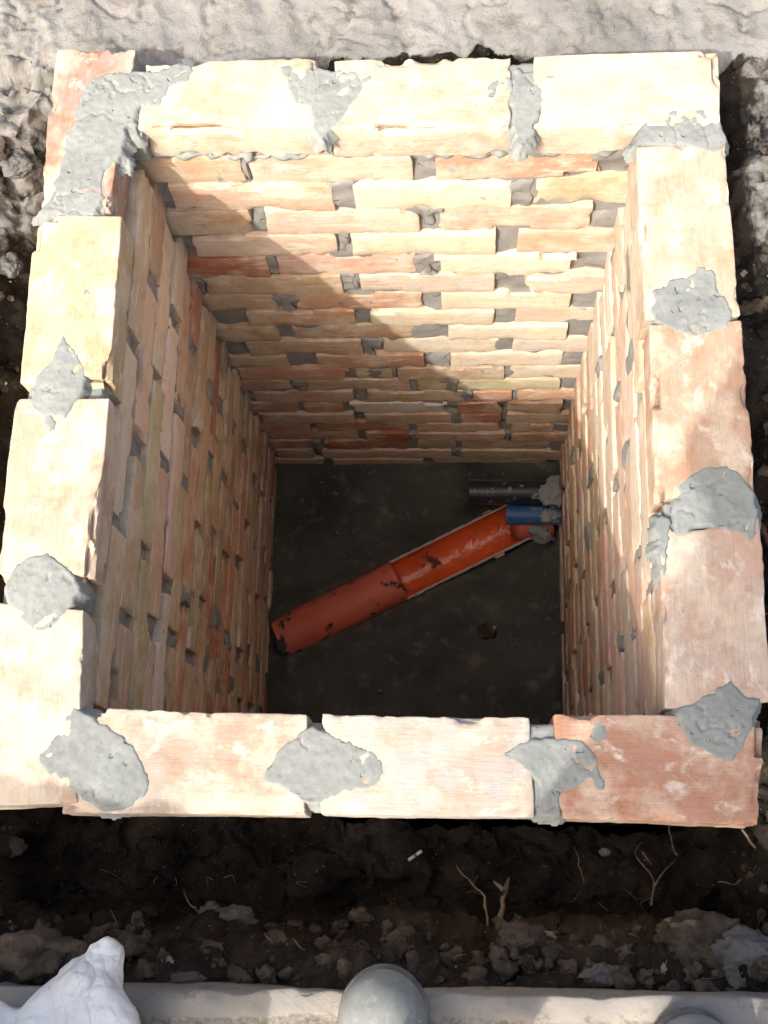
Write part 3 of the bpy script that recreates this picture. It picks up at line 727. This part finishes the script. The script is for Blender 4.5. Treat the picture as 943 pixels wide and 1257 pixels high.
# ------------------------------------------------------------------ pipes on the floor
def frame_tube(A, B, r, thick, th0, th1, n_th=40, n_s=24, cap=True):
    """a pipe shell from A to B over the angles th0..th1 (90 deg = up)"""
    A, B = np.array(A, float), np.array(B, float); ax = (B - A) / np.linalg.norm(B - A)
    up = np.array([0, 0, 1.0]); side = np.cross(ax, up); side /= np.linalg.norm(side); up = np.cross(side, ax)
    th = np.radians(np.linspace(th0, th1, n_th)); s = np.linspace(0, 1, n_s)
    def ring(rr):
        return (A[None, None] + s[:, None, None] * (B - A) + rr * (np.cos(th)[None, :, None] * side + np.sin(th)[None, :, None] * up)).reshape(-1, 3)
    Vo, Vi = ring(r), ring(r - thick); f = grid_faces(n_s, n_th); n = len(Vo)
    Fo, Fi = f[:, ::-1], f + n
    edges = []
    for i in range(n_s - 1):
        for j in (0, n_th - 1): edges.append((i * n_th + j, (i + 1) * n_th + j, n + (i + 1) * n_th + j, n + i * n_th + j))
    ends = []
    for i in (0, n_s - 1):
        for j in range(n_th - 1): ends.append((i * n_th + j, i * n_th + j + 1, n + i * n_th + j + 1, n + i * n_th + j))
    V = np.vstack([Vo, Vi])
    return V, Fo, Fi, np.array(edges), np.array(ends)
PB = np.array([.735, .772, -1.405]); PA = PB + (np.array([.095, .452, -1.405]) - PB) * .925
PA[2] = -1.447; PC = PA + (PB - PA) * .485                     # where the upper half has been cut away
dp = add('drain_pipe', None, loc=PA, label='orange drain pipe lying across the shaft floor, its far half cut open', cat='pipe')
def part(name, V, Fq, mat, parent, org, **k): return add(name, mesh_np(name, np.asarray(V) - org, Fq), mat, parent, **k)
V, Fo, Fi, Fe, Fn = frame_tube(PA, PC, .0515, .004, 0, 360, 49, 30)
part('closed_pipe', V, np.vstack([Fo, Fi, Fn]), M_PIPE_OUT, dp, PA)
V, Fo, Fi, Fe, Fn = frame_tube(PC, PB, .0515, .004, 172, 368, 40, 30)
ch = add('open_channel', mesh_np('open_channel', V - PA, np.vstack([Fo, Fi, Fn])), M_PIPE_IN, dp)
part('cut_edge', V, Fe, M_PIPE_CUT, dp, PA)
ax_ = (PB - PA) / np.linalg.norm(PB - PA); sd_ = np.cross(ax_, [0, 0, 1]); sd_ /= np.linalg.norm(sd_)
for sgn in (1, -1):                            # pale burr along both cut edges
    n = 60; t = np.linspace(0, 1, n); q = np.stack([t * 30, 0 * t + sgn, 0 * t], 1)
    pts = PC + (PB - PC) * t[:, None] + sgn * sd_ * (.0505 + .0012 * vn(q, 5)[:, None]) + np.array([0, 0, .005]) * (1 if sgn > 0 else 1)
    V, Fq = tube(pts, .0026 + .0012 * vn(q * 1.7, 9), 6); part('cut_burr', V, Fq, M_PIPE_CUT, dp, PA)
    for tt in (.78 if sgn < 0 else .72,):
        c = PC + (PB - PC) * tt + sgn * sd_ * .056 + np.array([0, 0, .003])
        V, Fq = rough_block(.026, .007, .008, 71 + sgn, r=.002, n=(4, 2, 2), warp=.001, chip=.001)
        add('clip', mesh_np('clip', V, Fq), M_PIPE_CUT, dp, c - PA, rot=(0, 0, math.atan2(ax_[1], ax_[0])))
# the piece going on from the channel into the right wall
V, Fo, Fi, Fe, Fn = frame_tube(PB - np.array([.03, .012, -.004]), (.80, .762, -1.412), .040, .004, 0, 360, 40, 8)
part('end_socket', V, np.vstack([Fo, Fi, Fn]), M_PIPE_OUT, dp, PA)

def small_pipe(name, A, B, r, mat, cutmat, label, ridges=False):
    e = add(name, None, loc=A, label=label, cat='pipe'); A = np.array(A); B = np.array(B)
    V, Fo, Fi, Fe, Fn = frame_tube(A, B, r, .004, 0, 360, 40, 20)
    add('tube', mesh_np('tube', V - A, np.vstack([Fo, Fi])), mat, e)
    add('cut_end', mesh_np('cut_end', V - A, Fn[:39]), cutmat, e)
    if ridges:
        for a in (35, 125):
            s = np.array([A + (B - A) * t + r * np.array([0, math.cos(math.radians(a)), math.sin(math.radians(a))]) for t in np.linspace(0, 1, 12)])
            V, Fq = tube(s, .0022, 6); add('moulded_rib', mesh_np('moulded_rib', V - A, Fq), mat, e)
    return e
bA = at(576, 604, 2, -1.33); bB = at(700, 604, 2, -1.33); bB[1] = bA[1]; bB[0] = .88
small_pipe('black_pipe', bA, bB, .030, M_BLACK, M_BLACK, 'black plastic pipe poking out of the right wall, splashed with mortar', True)
uA = at(622, 632, 2, -1.35); uB = uA.copy(); uB[0] = .88
small_pipe('blue_pipe', uA, uB, .0235, M_BLUE, M_BLUECUT, 'short blue pipe with a pale cut end, just below the black one')
def blob(c, r, seed, parent=None, name='mortar_lump', mat=M_MORTAR, n=36, amp=.5, **k):
    u = np.linspace(0, 2 * math.pi, n, endpoint=False); v = np.linspace(.02, math.pi - .02, n // 2 + 2)
    U, Vv = np.meshgrid(u, v, indexing='ij'); dirs = np.stack([np.cos(U) * np.sin(Vv), np.sin(U) * np.sin(Vv), np.cos(Vv)], -1).reshape(-1, 3)
    rr = 1 + amp * (fbm(dirs * 1.8 + seed * 3.3, seed, 5, .62) * 1.9 - .35 * np.abs(fbm(dirs * 3.1 + seed, seed + 4, 3)))
    P = dirs * rr[:, None] * np.array(r)
    return add(name, mesh_np(name, P, grid_faces(n, len(v), True)[:, ::-1]), mat, parent, Vector(c), **k)
for k, (px, py, z, r) in enumerate([(678, 602, -1.305, (.032, .032, .018)), (660, 606, -1.309, (.015, .013, .008)), (676, 632, -1.336, (.024, .022, .014)), (664, 654, -1.39, (.032, .022, .022))]):
    c = at(px, py, 2, z); blob(Vector(c) - OFF, r, 600 + k, shaft)
for k, (px, py) in enumerate([(583, 602), (604, 601), (626, 600), (600, 604), (640, 597)]):
    c = at(px, py, 2, -1.3015); par = bpy.data.objects['black_pipe']
    blob(Vector(c) - par.location, (random.uniform(.003, .007), random.uniform(.003, .006), .003), 620 + k, par, 'mortar_splash', n=12)
c = at(347, 786, 2, -1.425); blob(c, (.020, .044, .030), 645, None, 'mud_heap', M_FLOOR, n=48, amp=.3, label='heap of dark mud over the left end of the orange pipe', cat='mud')
c = at(597, 775, 2, -D + .008); blob(c, (.021, .019, .014), 640, None, 'stone', M_CLOD, label='small dark muddy stone on the shaft floor below the orange pipe', cat='stone')
c = at(606, 772, 2, -D + .014); blob(c, (.010, .008, .006), 641, None, 'stone', M_PEBBLE, n=14, label='small pale stone leaning on the muddy one on the shaft floor', cat='stone')

# ------------------------------------------------------------------ loose things in the trench
def crumbs(name, n, area, mat, rlo, rhi, seed, lift=.3, fine=False):
    r_ = np.random.default_rng(seed); Vs = []; Fs = []; k = 0
    phi = (1 + 5 ** .5) / 2
    ico = np.array([(-1, phi, 0), (1, phi, 0), (-1, -phi, 0), (1, -phi, 0), (0, -1, phi), (0, 1, phi), (0, -1, -phi), (0, 1, -phi), (phi, 0, -1), (phi, 0, 1), (-phi, 0, -1), (-phi, 0, 1)]) / 1.9
    tri = np.array([(0, 11, 5), (0, 5, 1), (0, 1, 7), (0, 7, 10), (0, 10, 11), (1, 5, 9), (5, 11, 4), (11, 10, 2), (10, 7, 6), (7, 1, 8), (3, 9, 4), (3, 4, 2), (3, 2, 6), (3, 6, 8), (3, 8, 9), (4, 9, 5), (2, 4, 11), (6, 2, 10), (8, 6, 7), (9, 8, 1)])
    # one subdivision
    ed = {}; T2 = []; VV = list(map(np.array, ico))
    def md(a, b):
        kk = (min(a, b), max(a, b))
        if kk not in ed: m = (VV[a] + VV[b]); ed[kk] = len(VV); VV.append(m / np.linalg.norm(m))
        return ed[kk]
    for a, b, c in tri:
        ab, bc, ca = md(a, b), md(b, c), md(c, a); T2 += [(a, ab, ca), (b, bc, ab), (c, ca, bc), (ab, bc, ca)]
    if fine:
        ed.clear(); T3 = []
        for a, b, c in T2:
            ab, bc, ca = md(a, b), md(b, c), md(c, a); T3 += [(a, ab, ca), (b, bc, ab), (c, ca, bc), (ab, bc, ca)]
        T2 = T3
    ico2, T2 = np.array(VV), np.array(T2)
    for i in range(n):
        x = r_.uniform(area[0], area[1]); y = r_.uniform(area[2], area[3])
        if -.012 < x < W + .012 and -.012 < y < L + .012: continue
        if y < .05 and gz(x, y) < -.36: continue
        if y > .80 and r_.random() < .9: continue
        r = rlo + (rhi - rlo) * r_.random() ** 3
        v = ico2 * (1 + .6 * vn(ico2 * 1.9 + i * 5.1, i)[:, None]) * r * r_.uniform(.7, 1.25, 3)
        if fine: v = v * (1 + .22 * fbm(ico2 * 4.5 + i * 3.7, i + 5, 3)[:, None])
        z = gz(x, y)
        Vs.append(v + [x, y, z + r * lift]); Fs.append(T2 + k); k += len(v)
    me = mesh_np(name, np.vstack(Vs), np.vstack(Fs), fine)
    return add(name, me, mat, kind='stuff', label={'soil_crumbs': 'loose crumbs of dark soil on the trench banks', 'soil_clods': 'bigger clods of soil heaped on the front bank', 'gravel': 'scattered pale grit and pebbles on the soil'}[name], cat='soil' if name.startswith('soil') else 'gravel')
crumbs('soil_crumbs', 5200, (-.20, 1.14, -.195, 1.08), M_CLOD, .0015, .012, 11)
crumbs('soil_clods', 300, (-.20, 1.14, -.195, -.10), M_CLOD, .005, .018, 14, .15, True)
crumbs('gravel', 420, (-.22, 1.16, -.20, 1.25), M_PEBBLE, .0015, .0055, 12, .5)

def droppings():
    r_ = np.random.default_rng(9); Vs = []; Fs = []; k = 0
    for i in range(130):
        u = np.linspace(0, 2 * math.pi, 9, endpoint=False); edge_ = r_.random() < .55
        x = r_.uniform(T + .01, W - T - .01); y = r_.uniform(.3, L - T - .01)
        if edge_:
            q = r_.integers(3); e_ = abs(r_.normal()) * .02
            if q == 0: x = T + .004 + e_
            elif q == 1: x = W - T - .004 - e_
            else: y = L - T - .004 - e_
        rr = .0018 + .008 * r_.random() ** 4
        ring = np.stack([np.cos(u), np.sin(u), 0 * u], 1) * (rr * (1 + .35 * r_.normal(size=9)))[:, None]
        V = np.vstack([ring + [0, 0, -.002], ring * .6 + [0, 0, rr * .45], [[0, 0, rr * .55]]]) + [x, y, -D + .004 + (.012 * math.exp(-min(x - T, W - T - x, L - T - y) / .02))]
        F3 = [(a, (a + 1) % 9, 9 + (a + 1) % 9, 9 + a) for a in range(9)] + [(9 + a, 9 + (a + 1) % 9, 18, 18) for a in range(9)]
        for f in F3: Fs.append((f[0] + k, f[1] + k, f[2] + k)); (Fs.append((f[0] + k, f[2] + k, f[3] + k)) if f[2] != f[3] else None)
        Vs.append(V); k += len(V)
    add('mortar_droppings', mesh_np('mortar_droppings', np.vstack(Vs), np.array(Fs)), M_CRUMB, kind='stuff', label='crumbs of mortar dropped on the dark shaft floor', cat='mortar')
droppings()
def on_ground(px, py):
    for z in np.linspace(-.11, -1.3, 300):
        c = at(px, py, 2, z)
        if gz(c[0], c[1]) >= z: break
    return c
def lump(px, py, r, seed, label, mat=M_CEMLUMP, name='cement_lump', cat='lump', y=None):
    """a lump lying on the bank where the photograph shows it"""
    best = None
    for z in np.linspace(-.11, -.95, 170):
        c = at(px, py, 2, z)
        if gz(c[0], c[1]) >= z: best = c; break
    if best is None: best = c
    best = best + np.array([0, 0, r[2] * .75])
    return blob(best, r, seed, None, name, mat, n=64, amp=.34, label=label, cat=cat)
lump(293, 1131, (.030, .022, .020), 701, 'fist sized grey cement lump on the trench bank left of centre')
lump(262, 1124, (.016, .018, .016), 702, 'smaller grey cement lump against the left side of the big one')
lump(232, 1203, (.024, .010, .012), 703, 'flat grey cement lump on the ledge edge beside the white sack')
lump(742, 1196, (.030, .012, .014), 704, 'crumbly pale cement lump on the ledge edge between the boots')
lump(915, 1175, (.045, .035, .02), 705, 'broad grey cement lump in the bottom right corner of the trench')
lump(672, 1152, (.012, .010, .010), 706, 'small pinkish stone on the bank right of centre', M_PEBBLE, 'stone', 'stone')
lump(204, 1180, (.010, .008, .007), 707, 'small pale stone on the bank above the white sack', M_PEBBLE, 'stone', 'stone')
lump(422, 1174, (.005, .005, .005), 708, 'tiny pale stone on the bank just left of the grey boot toe', M_PEBBLE, 'stone', 'stone')
lump(742, 1046, (.009, .006, .006), 709, 'little dark stone in the trench under the orange rim brick', M_PEBBLE, 'stone', 'stone')
lump(18, 1040, (.02, .015, .012), 710, 'clod of soil in the trench below the left rim corner', M_CLOD, 'soil_clod', 'clod')
lump(60, 1170, (.055, .030, .030), 711, 'broad brown clod of soil on the bank above the white sack', M_CLOD, 'soil_clod', 'clod')
lump(640, 1155, (.030, .024, .022), 712, 'brown clod of soil on the bank right of the grey boot', M_CLOD, 'soil_clod', 'clod')
lump(855, 1160, (.060, .040, .025), 713, 'wide brown clod of soil on the bank at the right', M_CLOD, 'soil_clod', 'clod')
lump(20, 205, (.028, .022, .016), 714, 'grey cement clod on the ground at the upper left edge')
lump(14, 330, (.018, .018, .014), 715, 'grey clod at the left edge beside the pale rim brick')
lump(92, 28, (.026, .030, .014), 716, 'pale cement clod on the ground behind the upper left corner')

def root(px, z0, z1, r0, r1, label, mat=M_ROOT, side=()):
    n = len(px); P = [at(a, b, 2, z0 + (z1 - z0) * i / (n - 1)) for i, (a, b) in enumerate(px)]
    pts = spline(P, 6); m = len(pts); t = np.linspace(0, 1, m)
    pts = pts + np.stack([vn(np.stack([t * 9, 0 * t + k, 0 * t], 1), int(px[0][0]) + k) for k in range(3)], 1) * .0018
    V, Fq = tube(pts, r0 + (r1 - r0) * t + .0004 * vn(np.stack([t * 14, t * 0, t * 0], 1), 3), 7)
    e = add('root', None, loc=P[-1], label=label, cat='root', group='roots sticking out of the trench soil')
    add('root_stem', mesh_np('root_stem', V - P[-1], Fq), mat, e)
    for sp, za, zb in side:
        Q = spline([at(a, b, 2, za + (zb - za) * i / (len(sp) - 1)) for i, (a, b) in enumerate(sp)], 6)
        V, Fq = tube(Q, np.linspace(r1 * 1.0, r0 * .8, len(Q)), 6); add('root_branch', mesh_np('root_branch', V - P[-1], Fq), mat, e)
root([(559, 1064), (580, 1086), (594, 1100), (599, 1140)], -.44, -.33, .0008, .0022, 'bent pale root right of centre in the dark trench')
root([(621, 1092), (617, 1110), (614, 1130)], -.38, -.31, .0018, .0045, 'thick stubby root with a forked tip right of the bent one', side=[([(620, 1094), (606, 1082)], -.37, -.40), ([(620, 1094), (625, 1078)], -.37, -.40)])
root([(706, 1040), (712, 1065), (718, 1084)], -.46, -.40, .0006, .0014, 'thin straight pale root below the orange rim brick')
root([(787, 1033), (780, 1050), (796, 1070), (803, 1088), (801, 1110)], -.48, -.37, .0006, .0018, 'forked pale root under the orange rim brick', side=[([(803, 1088), (815, 1070), (829, 1056)], -.37, -.44), ([(789, 1046), (800, 1062)], -.45, -.43)])
root([(822, 1012), (824, 1030), (830, 1050)], -.40, -.46, .0008, .0016, 'short root hanging near the corner of the orange rim brick')
root([(910, 1018), (928, 1040), (943, 1056), (960, 1066)], -.30, -.34, .0018, .003, 'thick pale root at the right frame edge below the rim corner')
root([(224, 1092), (232, 1108), (246, 1121)], -.40, -.32, .0006, .0016, 'short pale root left of the big cement lump')
root([(930, 1062), (905, 1084), (880, 1082)], -.33, -.36, .0006, .001, 'fine arching root low at the right of the trench')
root([(936, 308), (936, 340), (929, 375), (916, 402)], -.14, -.24, .0028, .0016, 'brown root curving down the soil at the upper right edge')
root([(955, 520), (935, 524), (918, 516)], -.16, -.26, .005, .003, 'reddish root poking out beside the right rim wall', M_ROOT_RED)
root([(931, 640), (940, 656), (950, 676)], -.22, -.15, .003, .004, 'reddish root end at the right edge beside the lower mortar patch', M_ROOT_RED)
root([(905, 262), (912, 290), (918, 330)], -.13, -.22, .0012, .0008, 'thin dark root against the upper right rim brick')
root([(0, 1052), (10, 1064), (14, 1072)], -.46, -.42, .0006, .0012, 'small pale root at the left frame edge in the trench')
hair = []; hf = []; kk = 0
for k in range(34):
    x = rng.uniform(-.1, 1.0); y = rng.uniform(-.185, -.08); z = gz(x, y)
    p0 = np.array([x, y, z - .005]); p1 = p0 + np.array([rng.uniform(-.02, .02), rng.uniform(0, .02), rng.uniform(.005, .03)]); p2 = p1 + np.array([rng.uniform(-.02, .02), rng.uniform(-.005, .02), rng.uniform(-.01, .015)])
    V, Fq = tube(spline([p0, p1, p2], 4), .0005, 4); hair.append(V); hf.append(Fq + kk); kk += len(V)
add('root_fibres', mesh_np('root_fibres', np.vstack(hair), np.vstack(hf)), M_ROOT, kind='stuff', label='fine root hairs sticking out of the trench bank', cat='roots')

# a little white and blue stub down in the trench
a = on_ground(512, 1048) + np.array([-.012, -.010, .022]); b = a + np.array([.020, .014, .003])
e = add('stub', None, loc=a, label='tiny white stub with a blue band in the dark front trench', cat='scrap')
m_ = a + (b - a) * .45; m2 = a + (b - a) * .62
for nm, s, t, mt in (('stub_body', a, m_, M_SCRAP), ('stub_band', m_, m2, M_SCRAPB), ('stub_tip', m2, b, M_SCRAP)):
    V, Fq = tube(np.array([s + (t - s) * 1e-3, s, t, t - (t - s) * 1e-3]), [.0004, .0024, .0024, .0004], 10); add(nm, mesh_np(nm, V - a, Fq), mt, e)

# ------------------------------------------------------------------ white sack at the lower left
def sack():
    """a filled woven sack slumped on the ledge, its slack corners pulled into crumpled peaks"""
    h = .0058; P, org = vol((-.40, -.76, GZ - .02), (.30, -.10, .50), h)
    d = sd_ellip(P, (-.06, -.48, .02), (.25, .20, .17))
    d = smin(d, sd_ellip(P, (-.04, -.46, .18), (.23, .15, .23)), .05)
    d = smin(d, sd_capsule(P, (-.19, -.31, .40), (.15, -.33, .345), .024, .022), .09)
    d = smin(d, sd_capsule(P, (.0, -.33, .36), (.02, -.40, .26), .03, .09), .05)
    B1, T1 = at(110, 1276, 2, -.04), at(141, 1182, 2, -.02); B2, T2 = at(-22, 1296, 2, -.03), at(-6, 1210, 2, -.01)
    d = smin(d, sd_capsule(P, B1, T1, .078, .009), .008)
    d = smin(d, sd_capsule(P, B1, (-.02, -.42, -.02), .070, .12), .02)
    d = smin(d, sd_capsule(P, at(150, 1330, 2, -.05), at(172, 1232, 2, -.04), .05, .010), .006)
    d = smin(d, sd_capsule(P, at(60, 1335, 2, -.03), at(116, 1226, 2, -.03), .075, .012), .010)
    d = smin(d, sd_capsule(P, B2, T2, .068, .016), .008)
    r_ = np.random.default_rng(21); Pf = P.reshape(-1, 3)
    near = np.abs(d.ravel()) < .06; Q = Pf[near]; f = 0
    for k in range(26):                                    # creases: folded planes
        n = r_.normal(size=3); n /= np.linalg.norm(n)
        c = np.array([.11, -.23, -.01]) + r_.normal(size=3) * np.array([.07, .05, .05]) if k < 18 else np.array([-.12, -.42, .25]) + r_.normal(size=3) * .15
        t = np.abs((Q - c) @ n + .010 * vn(Q * 14 + k, k)); f = f + r_.choice([-1, 1]) * .26 * (np.minimum(t, .05) - .025) * np.exp(-(np.linalg.norm(Q - c, axis=1) / .16) ** 2)
    f = f * 1.2 + .022 * (np.abs(vn(Q * 12 + 2, 15)) - .3) + .010 * (np.abs(vn(Q * 24 + 4, 6)) - .3) + .006 * np.abs(fbm(Q * 42, 7, 2))
    dd = d.ravel().copy(); dd[near] += f; d = dd.reshape(d.shape)
    d = np.maximum(d, GZ + .003 - P[..., 2])
    V, Fq = surface_nets(d, org, h); o = np.array([-.08, -.44, GZ])
    return mesh_np('white_sack', V - o, Fq), o
me, o_ = sack()
add('white_sack', me, M_SACK, loc=o_, label='crumpled white plastic sack on the ledge at the lower left', cat='sack')

# ------------------------------------------------------------------ the photographer, boots at the lower edge
FZ = GZ + .002
def boot_sdf(P, toe, heel, top):
    """rubber boot: foot from heel to toe, shaft up to top"""
    toe, heel = np.array(toe), np.array(heel)
    f = toe - heel; f = f / np.linalg.norm(f); bx = lambda s, z: heel + f * s + np.array([0, 0, z])
    l = np.linalg.norm(toe - heel)
    d = sd_capsule(P, bx(.045, .048), bx(l * .45, .052), .038, .042)
    d = smin(d, sd_capsule(P, bx(l * .5, .046), bx(l - .054, .036), .045, .046), .03)
    d = smin(d, sd_ellip(P, bx(l - .060, .040), (.046, .056, .044)), .02)
    d = smin(d, sd_capsule(P, bx(.06, .09), top, .052, .072), .05)
    return np.maximum(d, (FZ + .012) - P[..., 2])
def boot_mesh(toe, heel, top):
    toe, heel, top = np.array(toe), np.array(heel), np.array(top)
    lo = np.minimum(np.minimum(toe, heel), top) - .10; hi = np.maximum(np.maximum(toe, heel), top) + .10; lo[2] = FZ - .02; hi[2] = top[2] + .02
    P, org = vol(lo, hi, .0065); d = boot_sdf(P, toe, heel, top); d = np.maximum(d, P[..., 2] - top[2])
    V, Fq = surface_nets(d, org, .0065); 
    d2 = boot_sdf(P + np.array([0, 0, .014], np.float32), toe, heel, top) - .0035
    d2 = boot_sdf(np.concatenate([P[..., :2], np.full_like(P[..., 2:], FZ + .034)], -1), toe, heel, top) - .0035
    d2 = np.maximum(np.maximum(d2, FZ - P[..., 2]), P[..., 2] - (FZ + .018))
    V2, F2 = surface_nets(d2, org, .0065)
    return (V, Fq), (V2, F2)
TL_ = at(474, 1188, 2, FZ + .03); TR_ = at(845, 1243, 2, FZ + .03)
toeL = np.array([TL_[0], TL_[1], FZ]); toeR = np.array([TR_[0], TR_[1], FZ])
heelL = toeL + np.array([-.012, -.295, 0]); heelR = toeR + np.array([.03, -.293, 0])
ankL = heelL + np.array([0, .065, 0]); ankR = heelR + np.array([0, .065, 0])
hipL, hipR = np.array([.505, -.48, .76]), np.array([.715, -.48, .76])
kneeL, kneeR = np.array([.49, -.385, .36]), np.array([.85, -.43, .36])
chest = np.array([.60, -.44, 1.16]); neck = np.array([.60, -.375, 1.36]); headc = np.array([.60, -.315, 1.51])
shL, shR = np.array([.43, -.43, 1.28]), np.array([.78, -.43, 1.30])
elL, elR = np.array([.425, -.34, 1.00]), np.array([.90, -.34, 1.04])
phone_c = CAM_LOC + CR @ np.array([-.01, .015, .022])
hL = CAM_LOC + CR @ np.array([-.075, -.02, .035]); hR = CAM_LOC + CR @ np.array([.085, -.02, .035])
person = add('person', None, loc=(.67, -.42, FZ), label='person in dusty grey rubber boots standing on the concrete ledge', cat='person')
PO = np.array(person.location)
def body_parts():
    H = .0095; lo = (.24, -.68, FZ + .03); hi = (1.08, .02, 1.68)
    P, org = vol(lo, hi, H)
    # jacket
    j = smin(sd_capsule(P, (.50, -.47, .74), (.54, -.46, 1.08), .115, .14), sd_capsule(P, (.70, -.47, .76), (.66, -.46, 1.08), .125, .14), .05)
    q = P.copy(); j = smin(j, sd_ellip(P, (.60, -.445, 1.17), (.195, .135, .21)), .06)
    j = smin(j, sd_capsule(P, shL, shR, .075, .075), .05)
    for s, e, hnd in ((shL, elL, hL), (shR, elR, hR)):
        wr = hnd + (e - hnd) * .28
        j = smin(j, sd_capsule(P, s, e, .070, .056), .035); j = smin(j, sd_capsule(P, e, wr, .054, .040), .02)
    j = np.maximum(j, .645 - P[..., 2]); jn = j + .0
    V, Fq = surface_nets(jn, org, H); part('jacket', V, Fq, M_JACKET, person, PO)
    # trousers tucked in the boots
    t = sd_ellip(P, (.60, -.48, .78), (.17, .13, .14))
    for h_, k_, a_ in ((hipL, kneeL, ankL), (hipR, kneeR, ankR)):
        t = smin(t, sd_capsule(P, h_, k_, .098, .072), .04); t = smin(t, sd_capsule(P, k_, a_ + np.array([0, 0, .24]), .066, .046), .03)
    t = np.maximum(t, P[..., 2] - .84); t = np.maximum(t, (FZ + .2) - P[..., 2])
    V, Fq = surface_nets(t, org, H); part('trousers', V, Fq, M_CLOTH, person, PO)
def skin_parts():
    # one continuous body: trunk and limbs inside the clothes, neck and head, hands with five fingers
    H = .0075; lo = (.26, -.68, FZ + .04); hi = (1.06, .03, 1.68); P, org = vol(lo, hi, H)
    d = sd_capsule(P, (.60, -.47, .80), chest, .105, .120)
    d = smin(d, sd_capsule(P, shL, shR, .05, .05), .05); d = smin(d, sd_capsule(P, chest, neck, .07, .052), .05)
    d = smin(d, sd_capsule(P, neck, headc + np.array([0, -.02, -.03]), .052, .055), .03)
    # head looks down and ahead
    fw = np.array([0, .72, -.69]); up = np.array([0, .69, .72])
    d = smin(d, sd_ellip(P, headc, (.074, .094, .108)), .03)
    d = smin(d, sd_ellip(P, headc + fw * .045 - up * .05, (.052, .055, .055)), .03)
    d = smin(d, sd_capsule(P, headc + fw * .094 + up * .02, headc + fw * .112 - up * .022, .008, .014), .012)
    for s in (-1, 1):
        d = np.maximum(d, -sd_ellip(P, headc + fw * .108 + up * .016 + np.array([s * .031, 0, 0]), (.016, .014, .012)))
        d = smin(d, sd_ellip(P, headc + np.array([s * .078, 0, 0]), (.010, .018, .028)), .008)
    d = np.maximum(d, -sd_capsule(P, headc + fw * .108 - up * .058 + np.array([-.02, 0, 0]), headc + fw * .108 - up * .058 + np.array([.02, 0, 0]), .004, .004))
    for s, e, hnd in ((shL, elL, hL), (shR, elR, hR)):
        d = smin(d, sd_capsule(P, s, e, .05, .042), .03); d = smin(d, sd_capsule(P, e, hnd + (e - hnd) * .22, .04, .028), .02)
    for h_, k_, a_ in ((hipL, kneeL, ankL), (hipR, kneeR, ankR)):
        d = smin(d, sd_capsule(P, h_, k_, .08, .056), .05); d = smin(d, sd_capsule(P, k_, a_ + np.array([0, 0, .10]), .052, .038), .03)
    # hands: palms at the two ends of the phone, fingers curled behind it, thumbs in front
    for sg, e, hnd in ((-1, elL, hL), (1, elR, hR)):
        wr = hnd + (e - hnd) * .22
        d = smin(d, sd_capsule(P, wr, hnd + CR @ np.array([sg * .012, 0, .012]), .026, .024), .015)
        for f_, (yy, ln) in enumerate(((.030, .9), (.012, 1.0), (-.006, .95), (-.024, .8))):
            k0 = hnd + CR @ np.array([sg * .016, yy, .006]); k1 = hnd + CR @ np.array([sg * .006, yy + .004, -.006]); k2 = hnd + CR @ np.array([-sg * .026 * ln, yy + .006, -.004])
            d = smin(d, sd_capsule(P, k0, k1, .0095, .009), .004); d = np.minimum(d, sd_capsule(P, k1, k2, .009, .0075))
        k0 = hnd + CR @ np.array([sg * .012, -.02, .022]); k1 = hnd + CR @ np.array([-sg * .008, -.002, .034]); k2 = hnd + CR @ np.array([-sg * .028, .008, .030])
        d = smin(d, sd_capsule(P, k0, k1, .012, .0105), .006); d = np.minimum(d, sd_capsule(P, k1, k2, .0105, .009))
    V, Fq = surface_nets(d, org, H); part('body', V, Fq, M_SKIN, person, PO)
    hd = sd_ellip(P, headc - fw * .014 + up * .012, (.083, .100, .112)); hd = np.maximum(hd, (P - (headc + fw * .045)) @ fw); hd = np.maximum(hd, -((P - (headc - up * .035)) @ up))
    V, Fq = surface_nets(hd, org, H); part('hair', V, Fq, M_HAIR, person, PO)
body_parts(); skin_parts()
for toe, heel, ank, kn, lb in ((toeL, heelL, ankL, kneeL, 'dusty grey rubber boot with wet toe'), (toeR, heelR, ankR, kneeR, 'grey rubber boot, only its toe tip in view')):
    top = ank + (kn - ank) * .72 + np.array([0, 0, .03]); A, B = boot_mesh(toe, heel, top)
    bo = part('boot', *A, M_BOOT, person, PO, label=lb)
    add('sole', mesh_np('sole', B[0] - PO, B[1]), M_SOLE, bo)
# phone in the hands, its lens where the picture was taken from (it stays behind the lens)
V, Fq = rough_block(.152, .074, .008, 1, r=.003, n=(4, 3, 1), warp=0, chip=0, grain=0)
add('phone', mesh_np('phone', V, Fq), M_PHONE, loc=CAM_LOC + CR @ np.array([0, 0, .03]), rot=CAM_ROT, label='dark phone held flat in both hands of the standing person', cat='phone')
